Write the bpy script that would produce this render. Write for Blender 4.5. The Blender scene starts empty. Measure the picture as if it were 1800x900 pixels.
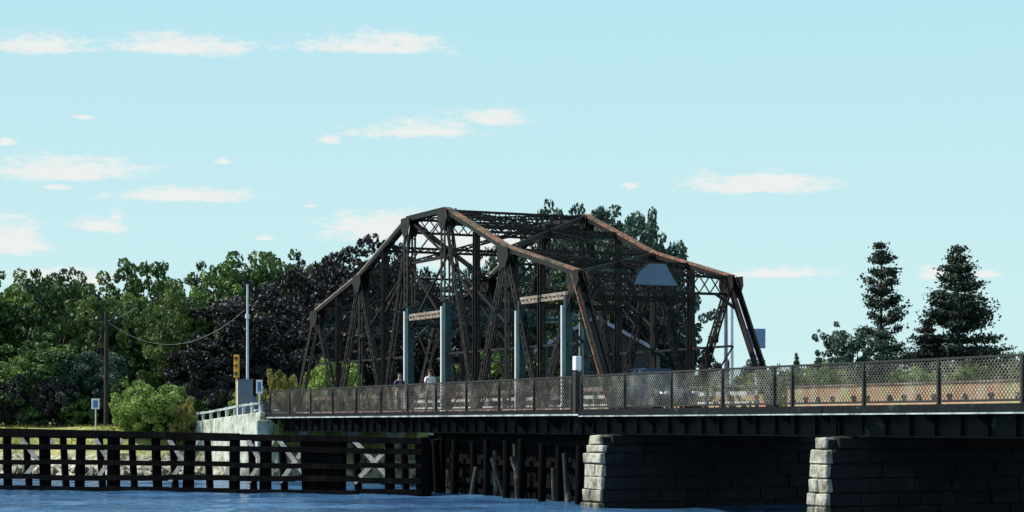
import bpy, bmesh, math, random
from mathutils import Vector, Matrix, Quaternion
R = math.radians
C = bpy.context.scene.collection
scene = bpy.context.scene

# ------------------------------------------------------------------ camera, world, sun, exposure
CAMZ = 3.0
F = 3500.0            # focal length in photograph pixels (1800 wide)
cd = bpy.data.cameras.new('camera'); cam = bpy.data.objects.new('camera', cd); C.objects.link(cam)
cam.location = (0, 0, CAMZ); cam.rotation_euler = (R(90), 0, 0)
cd.sensor_width = 36; cd.lens = 36*F/1800; cd.shift_y = 295/1800
cd.clip_start = 0.5; cd.clip_end = 9000
scene.camera = cam
scene.view_settings.view_transform = 'Standard'; scene.view_settings.look = 'None'
scene.view_settings.exposure = 0.6; scene.view_settings.gamma = 1
SUN_DIR = Vector((-0.975, 0.10, 0)).normalized()          # horizontal direction towards the sun
SUN_EL = R(46)
SKY_STRENGTH = 0.145
sd = bpy.data.lights.new('sun', 'SUN'); so = bpy.data.objects.new('sun', sd); C.objects.link(so)
sd.energy = 3.9; sd.angle = R(0.5); sd.color = (1.0, 0.955, 0.87)
tosun = Vector((SUN_DIR.x*math.cos(SUN_EL), SUN_DIR.y*math.cos(SUN_EL), math.sin(SUN_EL)))
so.rotation_euler = (-tosun).to_track_quat('-Z', 'Y').to_euler(); so.location = (-60, 20, 80)

W = bpy.data.worlds.new('World'); scene.world = W; W.use_nodes = True
nt = W.node_tree; nt.nodes.clear(); N = nt.nodes.new; L = nt.links.new
def wm(op, a, b=None, c=None):
    n = N('ShaderNodeMath'); n.operation = op
    for i, v in enumerate((a, b, c)):
        if v is None: continue
        if isinstance(v, (int, float)): n.inputs[i].default_value = v
        else: L(v, n.inputs[i])
    return n.outputs[0]
out = N('ShaderNodeOutputWorld'); bg = N('ShaderNodeBackground'); L(bg.outputs[0], out.inputs[0])
sky = N('ShaderNodeTexSky'); sky.sky_type = 'NISHITA'; sky.sun_disc = False
sky.sun_elevation = SUN_EL; sky.sun_rotation = math.atan2(SUN_DIR.x, SUN_DIR.y)
sky.air_density = 1.0; sky.dust_density = 0.15; sky.ozone_density = 2.0; sky.altitude = 0
tc = N('ShaderNodeTexCoord'); sp = N('ShaderNodeSeparateXYZ'); L(tc.outputs['Generated'], sp.inputs[0])
az = wm('ARCTAN2', sp.outputs[0], sp.outputs[1])
el = wm('ARCSINE', sp.outputs[2])
cb = N('ShaderNodeCombineXYZ'); L(az, cb.inputs[0]); L(el, cb.inputs[1])
def noise2(scale_x, scale_y, detail, w=0):
    vm = N('ShaderNodeVectorMath'); vm.operation = 'MULTIPLY'; L(cb.outputs[0], vm.inputs[0]); vm.inputs[1].default_value = (scale_x, scale_y, 1)
    ad = N('ShaderNodeVectorMath'); ad.operation = 'ADD'; L(vm.outputs[0], ad.inputs[0]); ad.inputs[1].default_value = (w, w, w)
    n = N('ShaderNodeTexNoise'); n.inputs['Scale'].default_value = 1; n.inputs['Detail'].default_value = detail; n.inputs['Roughness'].default_value = 0.62
    L(ad.outputs[0], n.inputs['Vector']); return n
nz = noise2(90, 260, 9)
nb = noise2(22, 80, 3, 7.3); nh = noise2(330, 620, 6, 3.1)
clouds = [(85,76,112,19),(325,76,150,21),(655,76,158,22),(740,222,150,24),(875,203,80,20),(578,244,22,9),(150,205,26,5),
 (120,295,155,25),(335,341,158,16),(105,328,30,6),(180,392,58,18),(205,376,24,14),(30,415,75,36),(465,416,26,8),(392,283,16,6),
 (690,400,150,30),(1330,318,165,22),(1362,477,92,13),(1640,480,42,14),(1740,481,28,7),(100,482,150,20),(8,246,20,10),
 (545,361,16,4),(850,430,190,46),(1110,326,24,8)]
dist = None
for (px, py, hw, hh) in clouds:
    a0 = math.atan((px-900)/F); e0 = math.atan(((745-py)-hh*0.45)/F*math.cos(a0))
    s1 = N('ShaderNodeVectorMath'); s1.operation = 'SUBTRACT'; L(cb.outputs[0], s1.inputs[0]); s1.inputs[1].default_value = (a0, e0, 0)
    s2 = N('ShaderNodeVectorMath'); s2.operation = 'MULTIPLY'; L(s1.outputs[0], s2.inputs[0]); s2.inputs[1].default_value = (F/hw, F/(hh*1.5), 0)
    s3 = N('ShaderNodeSeparateXYZ'); L(s2.outputs[0], s3.inputs[0])
    v = wm('MAXIMUM', s3.outputs[1], wm('MULTIPLY', s3.outputs[1], -2.6))
    uu = wm('MULTIPLY', s3.outputs[0], s3.outputs[0]); vv = wm('MULTIPLY', v, v)
    d = wm('SQRT', wm('ADD', uu, vv))
    dist = d if dist is None else wm('MINIMUM', dist, d)
den = wm('SUBTRACT', 1.06, dist)
den = wm('ADD', den, wm('MULTIPLY', wm('SUBTRACT', nz.outputs[0], 0.5), 1.6))
den = wm('ADD', den, wm('MULTIPLY', wm('SUBTRACT', nb.outputs[0], 0.5), 1.5))
den = wm('ADD', den, wm('MULTIPLY', wm('SUBTRACT', nh.outputs[0], 0.5), .8))
mr = N('ShaderNodeMapRange'); mr.interpolation_type = 'SMOOTHSTEP'; mr.inputs['From Min'].default_value = 0.0; mr.inputs['From Max'].default_value = 0.78
L(den, mr.inputs['Value'])
front = wm('GREATER_THAN', sp.outputs[1], 0.0)
# elsewhere in the sky: scattered fair-weather clouds from plain noise
n3 = N('ShaderNodeTexNoise'); n3.inputs['Scale'].default_value = 5; n3.inputs['Detail'].default_value = 5; L(tc.outputs['Generated'], n3.inputs['Vector'])
mr2 = N('ShaderNodeMapRange'); mr2.inputs['From Min'].default_value = 0.62; mr2.inputs['From Max'].default_value = 0.75; L(n3.outputs[0], mr2.inputs['Value'])
hi = wm('GREATER_THAN', wm('ABSOLUTE', az), 0.3)
fac = wm('MULTIPLY', wm('MAXIMUM', wm('MULTIPLY', mr.outputs[0], front), wm('MULTIPLY', mr2.outputs[0], hi)), 0.88)
tint = N('ShaderNodeMix'); tint.data_type = 'RGBA'; tint.blend_type = 'MULTIPLY'; tint.inputs['Factor'].default_value = 1
L(sky.outputs[0], tint.inputs['A']); tint.inputs['B'].default_value = (.75, 0.80, 0.80, 1)
mix = N('ShaderNodeMix'); mix.data_type = 'RGBA'; L(fac, mix.inputs['Factor']); 
# pale cyan air low over the horizon, the physical sky above it
lowr = N('ShaderNodeValToRGB'); e = lowr.color_ramp.elements
KS = 1.04/SKY_STRENGTH/1.516
e[0].position = 0.0; e[0].color = (.63*KS, .855*KS, .85*KS, 1); e[1].position = 1.0; e[1].color = (.455*KS, .755*KS, .85*KS, 1)
L(wm('MULTIPLY', wm('MAXIMUM', el, 0.0), 4.6), lowr.inputs[0])
hz = N('ShaderNodeMapRange'); hz.inputs['From Min'].default_value = .25; hz.inputs['From Max'].default_value = .7; hz.inputs['To Min'].default_value = 1; hz.inputs['To Max'].default_value = 0; L(el, hz.inputs[0])
air = N('ShaderNodeMix'); air.data_type = 'RGBA'; L(hz.outputs[0], air.inputs['Factor']); L(tint.outputs['Result'], air.inputs['A']); L(lowr.outputs[0], air.inputs['B'])
L(air.outputs['Result'], mix.inputs['A'])
CL = 0.90/SKY_STRENGTH/1.516
mix.inputs['B'].default_value = (CL*0.98, CL*0.985, CL*0.955, 1)
L(mix.outputs['Result'], bg.inputs['Color']); bg.inputs['Strength'].default_value = SKY_STRENGTH
TINT = tint

# ------------------------------------------------------------------ materials
def mat(name, cols, scale=2.0, rough=0.7, bump=0.0, bscale=None, metallic=0.0, spec=0.5, stretch=(1,1,1), detail=6, pos=(0.35,0.65), trans=0.0, rand=0.0):
    m = bpy.data.materials.new(name); m.use_nodes = True; t = m.node_tree; p = t.nodes['Principled BSDF']
    p.inputs['Roughness'].default_value = rough; p.inputs['Metallic'].default_value = metallic
    p.inputs['Specular IOR Level'].default_value = spec
    tcn = t.nodes.new('ShaderNodeTexCoord'); mp = t.nodes.new('ShaderNodeMapping'); mp.inputs['Scale'].default_value = stretch
    g = t.nodes.new('ShaderNodeNewGeometry'); t.links.new(g.outputs['Position'], mp.inputs[0])
    n = t.nodes.new('ShaderNodeTexNoise'); n.inputs['Scale'].default_value = scale; n.inputs['Detail'].default_value = detail; n.inputs['Roughness'].default_value = 0.65
    t.links.new(mp.outputs[0], n.inputs['Vector'])
    cr = t.nodes.new('ShaderNodeValToRGB'); e = cr.color_ramp.elements
    k = len(cols)
    for i, c in enumerate(cols):
        x = pos[0] + (pos[1]-pos[0])*i/max(1, k-1)
        if i == 0: e[0].position = x; e[0].color = (*c, 1)
        elif i == k-1: e[-1].position = x; e[-1].color = (*c, 1)
        else:
            q = e.new(x); q.color = (*c, 1)
    if k == 1: e[-1].color = (*cols[0], 1)
    t.links.new(n.outputs[0], cr.inputs[0]); col = cr.outputs[0]
    if rand:
        oi = t.nodes.new('ShaderNodeObjectInfo'); hs = t.nodes.new('ShaderNodeHueSaturation')
        m1 = t.nodes.new('ShaderNodeMapRange'); m1.inputs['To Min'].default_value = 1-rand; m1.inputs['To Max'].default_value = 1+rand
        t.links.new(oi.outputs['Random'], m1.inputs[0]); t.links.new(m1.outputs[0], hs.inputs['Value']); t.links.new(col, hs.inputs['Color']); col = hs.outputs[0]
    t.links.new(col, p.inputs['Base Color'])
    if bump:
        b = t.nodes.new('ShaderNodeBump'); b.inputs['Strength'].default_value = bump; b.inputs['Distance'].default_value = 0.05
        n2 = t.nodes.new('ShaderNodeTexNoise'); n2.inputs['Scale'].default_value = bscale or scale*4; n2.inputs['Detail'].default_value = 5
        t.links.new(mp.outputs[0], n2.inputs['Vector']); t.links.new(n2.outputs[0], b.inputs['Height']); t.links.new(b.outputs[0], p.inputs['Normal'])
    if trans:
        tr = t.nodes.new('ShaderNodeBsdfTranslucent'); t.links.new(col, tr.inputs[0]); mx = t.nodes.new('ShaderNodeMixShader'); mx.inputs[0].default_value = trans
        o = t.nodes['Material Output']; t.links.new(p.outputs[0], mx.inputs[1]); t.links.new(tr.outputs[0], mx.inputs[2]); t.links.new(mx.outputs[0], o.inputs[0])
    return m
M = {}
M['steel'] = mat('weathered_steel', [(.004,.004,.005),(.009,.007,.006),(.015,.009,.007),(.09,.035,.018)], 1.6, .6, .3, spec=.3, pos=(.38,.72))
M['steel_dark'] = mat('dark_girder_paint', [(.003,.004,.005),(.005,.008,.009),(.05,.085,.08)], 1.4, .7, .3, pos=(.5,.72), spec=.2)
M['rust_chord'] = mat('rusty_chord', [(.015,.012,.010),(.15,.12,.05),(.03,.02,.015),(.30,.14,.06),(.05,.028,.02),(.38,.12,.055),(.04,.025,.02)], .9, .75, .4, pos=(.33,.68))
M['pale_chord'] = mat('pale_chord', [(.42,.36,.28),(.20,.15,.11),(.36,.30,.24)], .9, .7, .3, pos=(.36,.68))
M['teal'] = mat('teal_paint', [(.005,.006,.006),(.004,.028,.031),(.006,.050,.054)], .9, .55, .2, pos=(.36,.56))
M['pale_paint'] = mat('pale_green_paint', [(.10,.11,.10),(.34,.40,.38),(.55,.60,.57)], 1.5, .6, .2)
M['timber'] = mat('creosote_timber', [(.003,.003,.0035),(.006,.0055,.0055),(.020,.018,.017)], 1.6, .9, .5, stretch=(1,1,.3), pos=(.4,.75), spec=.06)
M['timber_light'] = mat('weathered_timber', [(.50,.48,.42),(.70,.68,.62),(.80,.78,.72)], 3, .8, .4)
M['pile'] = mat('old_pile_wood', [(.006,.006,.006),(.02,.018,.016),(.26,.24,.21)], 2.2, .7, .5, stretch=(1,1,.5), pos=(.42,.66))
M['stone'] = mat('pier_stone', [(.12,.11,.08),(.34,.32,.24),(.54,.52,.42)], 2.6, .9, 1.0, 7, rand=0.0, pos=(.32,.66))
M['stone_dark'] = mat('shaded_pier_stone', [(.006,.006,.008),(.010,.010,.012),(.024,.024,.025)], 1.2, .95, .8, 6, pos=(.35,.7))  # shade of the pier sides put into the stone colour, near black
M['concrete'] = mat('concrete', [(.12,.16,.08),(.38,.40,.32),(.56,.58,.50)], 1.6, .9, .5, 5, pos=(.32,.6))
M['asphalt'] = mat('asphalt', [(.04,.04,.042),(.06,.06,.06)], 3, .9, .2)
M['deckwood'] = mat('deck_planks', [(.05,.045,.04),(.12,.11,.10)], 3, .85, .2)
M['parapet'] = mat('tan_parapet', [(.20,.21,.12),(.46,.38,.20),(.45,.22,.13),(.42,.40,.27)], .75, .8, .4, pos=(.34,.66))
M['whiteboard'] = mat('white_board', [(.35,.34,.33),(.70,.70,.68)], 1.8, .7, pos=(.42,.52))
M['brownboard'] = mat('brown_rail', [(.06,.04,.035),(.18,.10,.08),(.30,.27,.22)], 1.5, .8)
M['fencewire'] = mat('fence_wire', [(.012,.014,.012),(.035,.032,.024),(.16,.13,.10)], 2.0, .6, pos=(.4,.7))
M['fencepost'] = mat('fence_post', [(.010,.010,.010),(.025,.020,.016)], 2.0, .6)
M['leaf_a'] = mat('leaves_green', [(.014,.036,.012),(.060,.125,.028),(.21,.31,.07)], .5, .6, trans=.18, rand=.3, pos=(.36,.64))
M['leaf_b'] = mat('leaves_lime', [(.034,.066,.016),(.09,.15,.030),(.20,.26,.06)], .45, .6, trans=.22, rand=.2, pos=(.36,.64))
M['leaf_c'] = mat('leaves_blackish', [(.008,.009,.010),(.018,.018,.019),(.062,.060,.058)], .5, .6, trans=.06, rand=.15, pos=(.38,.66))
M['leaf_d'] = mat('leaves_blue_green', [(.016,.042,.030),(.045,.095,.062),(.10,.16,.10)], .5, .6, trans=.12, rand=.15, pos=(.38,.66))
M['leaf_bush'] = mat('leaves_bush', [(.08,.14,.03),(.22,.32,.06),(.38,.46,.12)], 1.2, .6, trans=.25, pos=(.36,.64))
M['leaf_yellow'] = mat('leaves_yellow', [(.13,.14,.03),(.28,.27,.06),(.40,.34,.10)], 1.2, .6, trans=.25, pos=(.36,.64))
M['needle'] = mat('needles', [(.008,.018,.012),(.018,.034,.020),(.045,.062,.030)], .5, .7, trans=.05, rand=.2, pos=(.38,.66))
M['bark'] = mat('bark', [(.012,.010,.009),(.035,.03,.026)], 3, .9, .5, stretch=(1,1,.3))
M['galv'] = mat('pale_pole', [(.55,.58,.62),(.72,.75,.78)], 3, .5, metallic=.1)
M['cabinet'] = mat('grey_cabinet', [(.10,.13,.17),(.16,.20,.25)], 2, .5)
M['yellow'] = mat('signal_yellow', [(.62,.34,.03),(.78,.46,.05)], 4, .5)
M['black'] = mat('black', [(.008,.008,.008)], 2, .5)
M['red_lens'] = mat('red_lens', [(.25,.01,.01)], 2, .2)
M['amber_lens'] = mat('amber_lens', [(.4,.15,.01)], 2, .2)
M['green_lens'] = mat('green_lens', [(.01,.15,.06)], 2, .2)
M['white'] = mat('white_paint_or_highlight', [(.72,.72,.72),(.82,.82,.80)], 3, .5)
M['bluesign'] = mat('blue_sign', [(.07,.16,.38),(.10,.22,.48)], 3, .5)
M['signback'] = mat('sign_back', [(.13,.24,.40),(.22,.34,.50)], 5, .4)
M['plate'] = mat('blue_grey_plate', [(.07,.13,.21),(.11,.19,.29)], .8, .5)
M['carpaint'] = mat('car_paint', [(.012,.022,.06)], 2, .2, spec=.6)
M['cardark'] = mat('car_dark', [(.012,.013,.016)], 2, .25)
M['carsilver'] = mat('car_silver', [(.45,.46,.45)], 2, .3)
M['glass'] = mat('car_glass', [(.02,.035,.06)], 2, .06, spec=.8)
M['tyre'] = mat('tyre', [(.015,.015,.015)], 2, .9)
M['rim'] = mat('rim', [(.5,.5,.52)], 2, .3, metallic=.8)
M['skin'] = mat('skin', [(.42,.24,.17)], 2, .5)
M['shirt_white'] = mat('shirt_white', [(.75,.76,.80)], 2, .8)
M['shirt_violet'] = mat('shirt_violet', [(.055,.05,.12)], 2, .8)
M['trousers'] = mat('trousers_pale', [(.45,.52,.45)], 2, .8)
M['trousers_dark'] = mat('trousers_dark', [(.02,.022,.035)], 2, .8)
M['shorts_white'] = mat('shorts_white', [(.6,.6,.62)], 2, .8)
M['hair'] = mat('hair', [(.015,.01,.008)], 4, .6)
M['roof'] = mat('dark_shingles', [(.008,.009,.012),(.018,.018,.024)], 4, .9, .4)
M['siding'] = mat('dark_siding', [(.015,.018,.02),(.03,.035,.036)], 2, .8, stretch=(1,1,8))
M['fascia'] = mat('roof_trim', [(.16,.16,.22),(.30,.30,.38)], 2, .6)
M['wire'] = mat('cable', [(.25,.25,.24)], 2, .5)

def ground_material():
    m = bpy.data.materials.new('ground'); m.use_nodes = True; t = m.node_tree; p = t.nodes['Principled BSDF']; p.inputs['Roughness'].default_value = .95
    g = t.nodes.new('ShaderNodeNewGeometry'); s = t.nodes.new('ShaderNodeSeparateXYZ'); t.links.new(g.outputs['Position'], s.inputs[0])
    def nz(sc, d=6):
        n = t.nodes.new('ShaderNodeTexNoise'); n.inputs['Scale'].default_value = sc; n.inputs['Detail'].default_value = d; t.links.new(g.outputs['Position'], n.inputs['Vector']); return n
    def ramp(n, cs, ps):
        cr = t.nodes.new('ShaderNodeValToRGB'); e = cr.color_ramp.elements; e[0].position = ps[0]; e[0].color = (*cs[0],1); e[1].position = ps[-1]; e[1].color = (*cs[-1],1)
        for c, q in zip(cs[1:-1], ps[1:-1]): k = e.new(q); k.color = (*c,1)
        t.links.new(n, cr.inputs[0]); return cr.outputs[0]
    n1 = nz(.8); n2 = nz(3.0)
    grass = ramp(n1.outputs[0], [(.12,.15,.03),(.26,.27,.06),(.40,.37,.12)], [.3,.5,.7])
    rock = ramp(n2.outputs[0], [(.10,.09,.06),(.42,.39,.27),(.62,.58,.44)], [.38,.5,.64])
    a = t.nodes.new('ShaderNodeMath'); a.operation = 'ADD'; t.links.new(s.outputs[2], a.inputs[0])
    b = t.nodes.new('ShaderNodeMath'); b.operation = 'MULTIPLY'; b.inputs[1].default_value = 1.6; t.links.new(n1.outputs[0], b.inputs[0]); t.links.new(b.outputs[0], a.inputs[1])
    mr = t.nodes.new('ShaderNodeMapRange'); mr.inputs['From Min'].default_value = 1.7; mr.inputs['From Max'].default_value = 2.4; t.links.new(a.outputs[0], mr.inputs[0])
    mx = t.nodes.new('ShaderNodeMix'); mx.data_type = 'RGBA'; t.links.new(mr.outputs[0], mx.inputs['Factor']); t.links.new(rock, mx.inputs['A']); t.links.new(grass, mx.inputs['B'])
    t.links.new(mx.outputs['Result'], p.inputs['Base Color'])
    bp = t.nodes.new('ShaderNodeBump'); bp.inputs['Strength'].default_value = .8; bp.inputs['Distance'].default_value = .2; t.links.new(n2.outputs[0], bp.inputs['Height']); t.links.new(bp.outputs[0], p.inputs['Normal'])
    return m
def water_material():
    m = bpy.data.materials.new('water'); m.use_nodes = True; t = m.node_tree; p = t.nodes['Principled BSDF']
    p.inputs['Roughness'].default_value = .10; p.inputs['IOR'].default_value = 1.33; p.inputs['Specular IOR Level'].default_value = .5
    g = t.nodes.new('ShaderNodeNewGeometry'); mp = t.nodes.new('ShaderNodeMapping'); mp.inputs['Scale'].default_value = (.8, 1.6, 1); t.links.new(g.outputs['Position'], mp.inputs[0])
    n = t.nodes.new('ShaderNodeTexNoise'); n.inputs['Scale'].default_value = .9; n.inputs['Detail'].default_value = 5; n.inputs['Roughness'].default_value = .6; t.links.new(mp.outputs[0], n.inputs['Vector'])
    n2 = t.nodes.new('ShaderNodeTexNoise'); n2.inputs['Scale'].default_value = .16; n2.inputs['Detail'].default_value = 4; t.links.new(mp.outputs[0], n2.inputs['Vector'])
    cr = t.nodes.new('ShaderNodeValToRGB'); e = cr.color_ramp.elements; e[0].position = .35; e[0].color = (.022,.07,.15,1); e[1].position = .65; e[1].color = (.07,.18,.34,1)
    t.links.new(n2.outputs[0], cr.inputs[0]); t.links.new(cr.outputs[0], p.inputs['Base Color'])
    b = t.nodes.new('ShaderNodeBump'); b.inputs['Strength'].default_value = 1.0; b.inputs['Distance'].default_value = .28; t.links.new(n.outputs[0], b.inputs['Height']); t.links.new(b.outputs[0], p.inputs['Normal'])
    return m
def tide(m):
    t = m.node_tree; p = t.nodes['Principled BSDF']; src = p.inputs['Base Color'].links[0].from_socket
    g = t.nodes.new('ShaderNodeNewGeometry'); s = t.nodes.new('ShaderNodeSeparateXYZ'); t.links.new(g.outputs['Position'], s.inputs[0])
    n = t.nodes.new('ShaderNodeTexNoise'); n.inputs['Scale'].default_value = 3.5; n.inputs['Detail'].default_value = 5
    mp = t.nodes.new('ShaderNodeMapping'); mp.inputs['Scale'].default_value = (1, 1, .35); t.links.new(g.outputs['Position'], mp.inputs[0]); t.links.new(mp.outputs[0], n.inputs['Vector'])
    a = t.nodes.new('ShaderNodeMath'); a.operation = 'MULTIPLY_ADD'; t.links.new(n.outputs[0], a.inputs[0]); a.inputs[1].default_value = -2.4; t.links.new(s.outputs[2], a.inputs[2])
    mr = t.nodes.new('ShaderNodeMapRange'); mr.inputs['From Min'].default_value = -1.0; mr.inputs['From Max'].default_value = -.35; mr.inputs['To Min'].default_value = .85; mr.inputs['To Max'].default_value = 0; t.links.new(a.outputs[0], mr.inputs[0])
    mx = t.nodes.new('ShaderNodeMix'); mx.data_type = 'RGBA'; t.links.new(mr.outputs[0], mx.inputs['Factor']); t.links.new(src, mx.inputs['A']); mx.inputs['B'].default_value = (.035,.035,.018,1)
    t.links.new(mx.outputs['Result'], p.inputs['Base Color'])
tide(M['stone']); tide(M['concrete'])
M['fencewire_pale'] = mat('fence_wire_pale', [(.02,.02,.017),(.10,.095,.07),(.30,.28,.22)], 1.1, .6, pos=(.34,.66))
M['fencewire_brown'] = mat('fence_wire_brown', [(.02,.018,.016),(.09,.07,.055),(.28,.24,.20)], 1.4, .6, pos=(.36,.66))
M['ground'] = ground_material(); M['water'] = water_material()

# ------------------------------------------------------------------ helpers
def tag(o, label=None, cat=None, group=None, kind=None):
    if label: o['label'] = label
    if cat: o['category'] = cat
    if group: o['group'] = group
    if kind: o['kind'] = kind
    return o
def empty(name, loc, rz=0, label=None, cat=None, group=None):
    o = bpy.data.objects.new(name, None); C.objects.link(o); o.location = loc; o.rotation_euler = (0, 0, rz)
    o.empty_display_size = .3
    tag(o, label, cat, group); return o
def mw(o):
    m = Matrix.Translation(o.location) @ o.rotation_euler.to_matrix().to_4x4()
    if o.scale != Vector((1,1,1)): m = m @ Matrix.Diagonal((*o.scale, 1))
    return mw(o.parent) @ m if o.parent else m
def V(*a): return Vector(a)
class MB:
    def __init__(s): s.v = []; s.f = []; s.sm = []
    def add(s, vs, fs, smooth=False):
        k = len(s.v); s.v += [tuple(v) for v in vs]; s.f += [tuple(i+k for i in f) for f in fs]; s.sm += [smooth]*len(fs); return s
    def beam(s, p, q, w, d, up=None):
        p = Vector(p); q = Vector(q); z = (q-p)
        if z.length < 1e-5: return s
        z.normalize(); up = Vector(up) if up is not None else Vector((0,0,1))
        if abs(z.dot(up)) > .98: up = Vector((-AX.y, AX.x, 0)) if abs(z.z) > .9 else Vector((0,0,1))
        x = z.cross(up).normalized(); y = x.cross(z).normalized()
        vs = [c + x*sx*w/2 + y*sy*d/2 for c in (p, q) for sx, sy in ((-1,-1),(1,-1),(1,1),(-1,1))]
        return s.add(vs, [(0,3,2,1),(4,5,6,7),(0,1,5,4),(1,2,6,5),(2,3,7,6),(3,0,4,7)])
    def tube(s, p, q, r0, r1=None, n=10, smooth=True):
        p = Vector(p); q = Vector(q); r1 = r0 if r1 is None else r1; z = (q-p).normalized()
        x = z.orthogonal().normalized(); y = z.cross(x)
        vs = []
        for c, r in ((p, r0), (q, r1)):
            for i in range(n): a = 2*math.pi*i/n; vs.append(c + x*math.cos(a)*r + y*math.sin(a)*r)
        s.add(vs, [(i, (i+1) % n, n+(i+1) % n, n+i) for i in range(n)], smooth)
        return s.add(vs, [tuple(range(n-1, -1, -1)), tuple(range(n, 2*n))])
    def box(s, lo, hi):
        x0,y0,z0 = lo; x1,y1,z1 = hi
        return s.add([(x0,y0,z0),(x1,y0,z0),(x1,y1,z0),(x0,y1,z0),(x0,y0,z1),(x1,y0,z1),(x1,y1,z1),(x0,y1,z1)],
                     [(0,3,2,1),(4,5,6,7),(0,1,5,4),(1,2,6,5),(2,3,7,6),(3,0,4,7)])
    def hexa(s, c):   # eight corners, bottom four then top four
        return s.add(c, [(0,3,2,1),(4,5,6,7),(0,1,5,4),(1,2,6,5),(2,3,7,6),(3,0,4,7)])
    def build(s, name, material, parent=None, world=True, bevel=0):
        me = bpy.data.meshes.new(name); me.from_pydata([tuple(v) for v in s.v], [], s.f)
        if any(s.sm): me.polygons.foreach_set('use_smooth', s.sm)
        me.materials.append(material); o = bpy.data.objects.new(name, me); C.objects.link(o)
        if parent:
            o.parent = parent
            if world: me.transform(mw(parent).inverted())
        if bevel:
            b = o.modifiers.new('bevel', 'BEVEL'); b.width = bevel; b.segments = 1
        me.update(); return o
# bridge frame
AX = Vector((-.4242, .9056, 0)).normalized(); NX = Vector((.9056, .4242, 0)).normalized(); F0 = Vector((2.4, 73, 0))
BRZ = math.atan2(AX.y, AX.x)
def B(t, s, z): return F0 + AX*t + NX*s + Vector((0,0,z))
def bbox(mb, t0, t1, s0, s1, z0, z1):
    return mb.hexa([B(t0,s0,z0),B(t1,s0,z0),B(t1,s1,z0),B(t0,s1,z0),B(t0,s0,z1),B(t1,s0,z1),B(t1,s1,z1),B(t0,s1,z1)])
def P(px, py, y): return Vector(((px-900)/F*y, y, CAMZ+(745-py)/F*y))
def sstep(a, b, x): x = min(1, max(0, (x-a)/(b-a))); return x*x*(3-2*x)

DECK = 3.5
# ------------------------------------------------------------------ ground, water
def far_bank(x):
    return 112 + 5*sstep(-22, -8, x) + 70*sstep(10, 34, x) + 1.2*math.sin(x*.35) + .7*math.sin(x*.9+1)
def near_bank(x): return 11 + 46*sstep(15, 26, x)
def roadT(x, y):
    d = Vector((x-F0.x, y-F0.y, 0)); return d.dot(AX), d.dot(NX)
def ground_z(x, y):
    k = sstep(-6, 10, y-far_bank(x)); z = -1.6 + 4.45*k
    z += .35*sstep(20, 90, y-far_bank(x))
    k2 = sstep(-5, 5, near_bank(x)-y); z = max(z, -1.6 + 2.9*k2)
    t, s = roadT(x, y)
    if t > 36:
        q = 1 - sstep(0, 4 if s > 0 else .3, max(0, abs(s-5)-4.9)); z = max(z, (3.42-.5*sstep(36, 50, t)-.06)*q) if q > 0 else z
        if abs(s-5) < 4.9: z = min(z, 3.42-.5*sstep(36, 50, t)-.06)
    return z
def axis_vals(segs):
    v = []
    for a, b, st in segs:
        x = a
        while x < b-1e-6: v.append(x); x += st
    v.append(segs[-1][1]); return v
xs = axis_vals([(-3000,-600,400),(-600,-120,40),(-120,-40,4),(-40,40,1.2),(40,120,4),(120,600,40),(600,3000,400)])
ys = axis_vals([(-600,-60,90),(-60,0,10),(0,100,4),(100,150,1.2),(150,230,3),(230,500,30),(500,5000,450)])
random.seed(3)
vs = []
for y in ys:
    for x in xs:
        z = ground_z(x, y)
        if 0 < z < 2.7 and 100 < y < 230: z += random.uniform(-.22, .22)
        vs.append((x, y, z))
nx = len(xs); fs = [(j*nx+i, j*nx+i+1, (j+1)*nx+i+1, (j+1)*nx+i) for j in range(len(ys)-1) for i in range(nx-1)]
g = MB(); g.add(vs, fs); tag(g.build('ground', M['ground']), kind='structure')
# water as a rippled sheet near the bridge, plain beyond
wx = axis_vals([(-3000,-200,400),(-200,-44,12),(-44,44,.8),(44,200,12),(200,3000,400)])
wy = axis_vals([(-600,-20,80),(-20,60,4),(60,120,.5),(120,260,4),(260,3000,300)])
def wz(x, y):
    if not (-44 <= x <= 44 and 56 < y < 124): return 0
    return .035*math.sin(y*2.1+.6*math.sin(x*.7)) + .03*math.sin(y*3.4+x*.9) + .03*math.sin(x*1.3-y*1.1) + random.uniform(-.014, .014)
vs = [(x, y, wz(x, y)) for y in wy for x in wx]; nx = len(wx)
g = MB(); g.add(vs, [(j*nx+i, j*nx+i+1, (j+1)*nx+i+1, (j+1)*nx+i) for j in range(len(wy)-1) for i in range(nx-1)], True)
tag(g.build('water', M['water']), kind='structure')

# grass tufts on the bank top
random.seed(5); g = MB()
for i in range(9000):
    x = random.uniform(-46, -14); y = far_bank(x)+random.uniform(5, 22); z = ground_z(x, y)
    t, s = roadT(x, y)
    if -1 < s and t > 30: continue
    h = random.uniform(.06, .2); a = random.uniform(0, 3.14); dx, dy = math.cos(a)*.05, math.sin(a)*.05
    g.add([(x-dx,y-dy,z-.03),(x+dx,y+dy,z-.03),(x+random.uniform(-.05,.05),y,z+h)], [(0,1,2)])
tag(g.build('grass', M['leaf_yellow']), 'yellow green grass along the top of the left bank', 'grass', kind='stuff')

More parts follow.
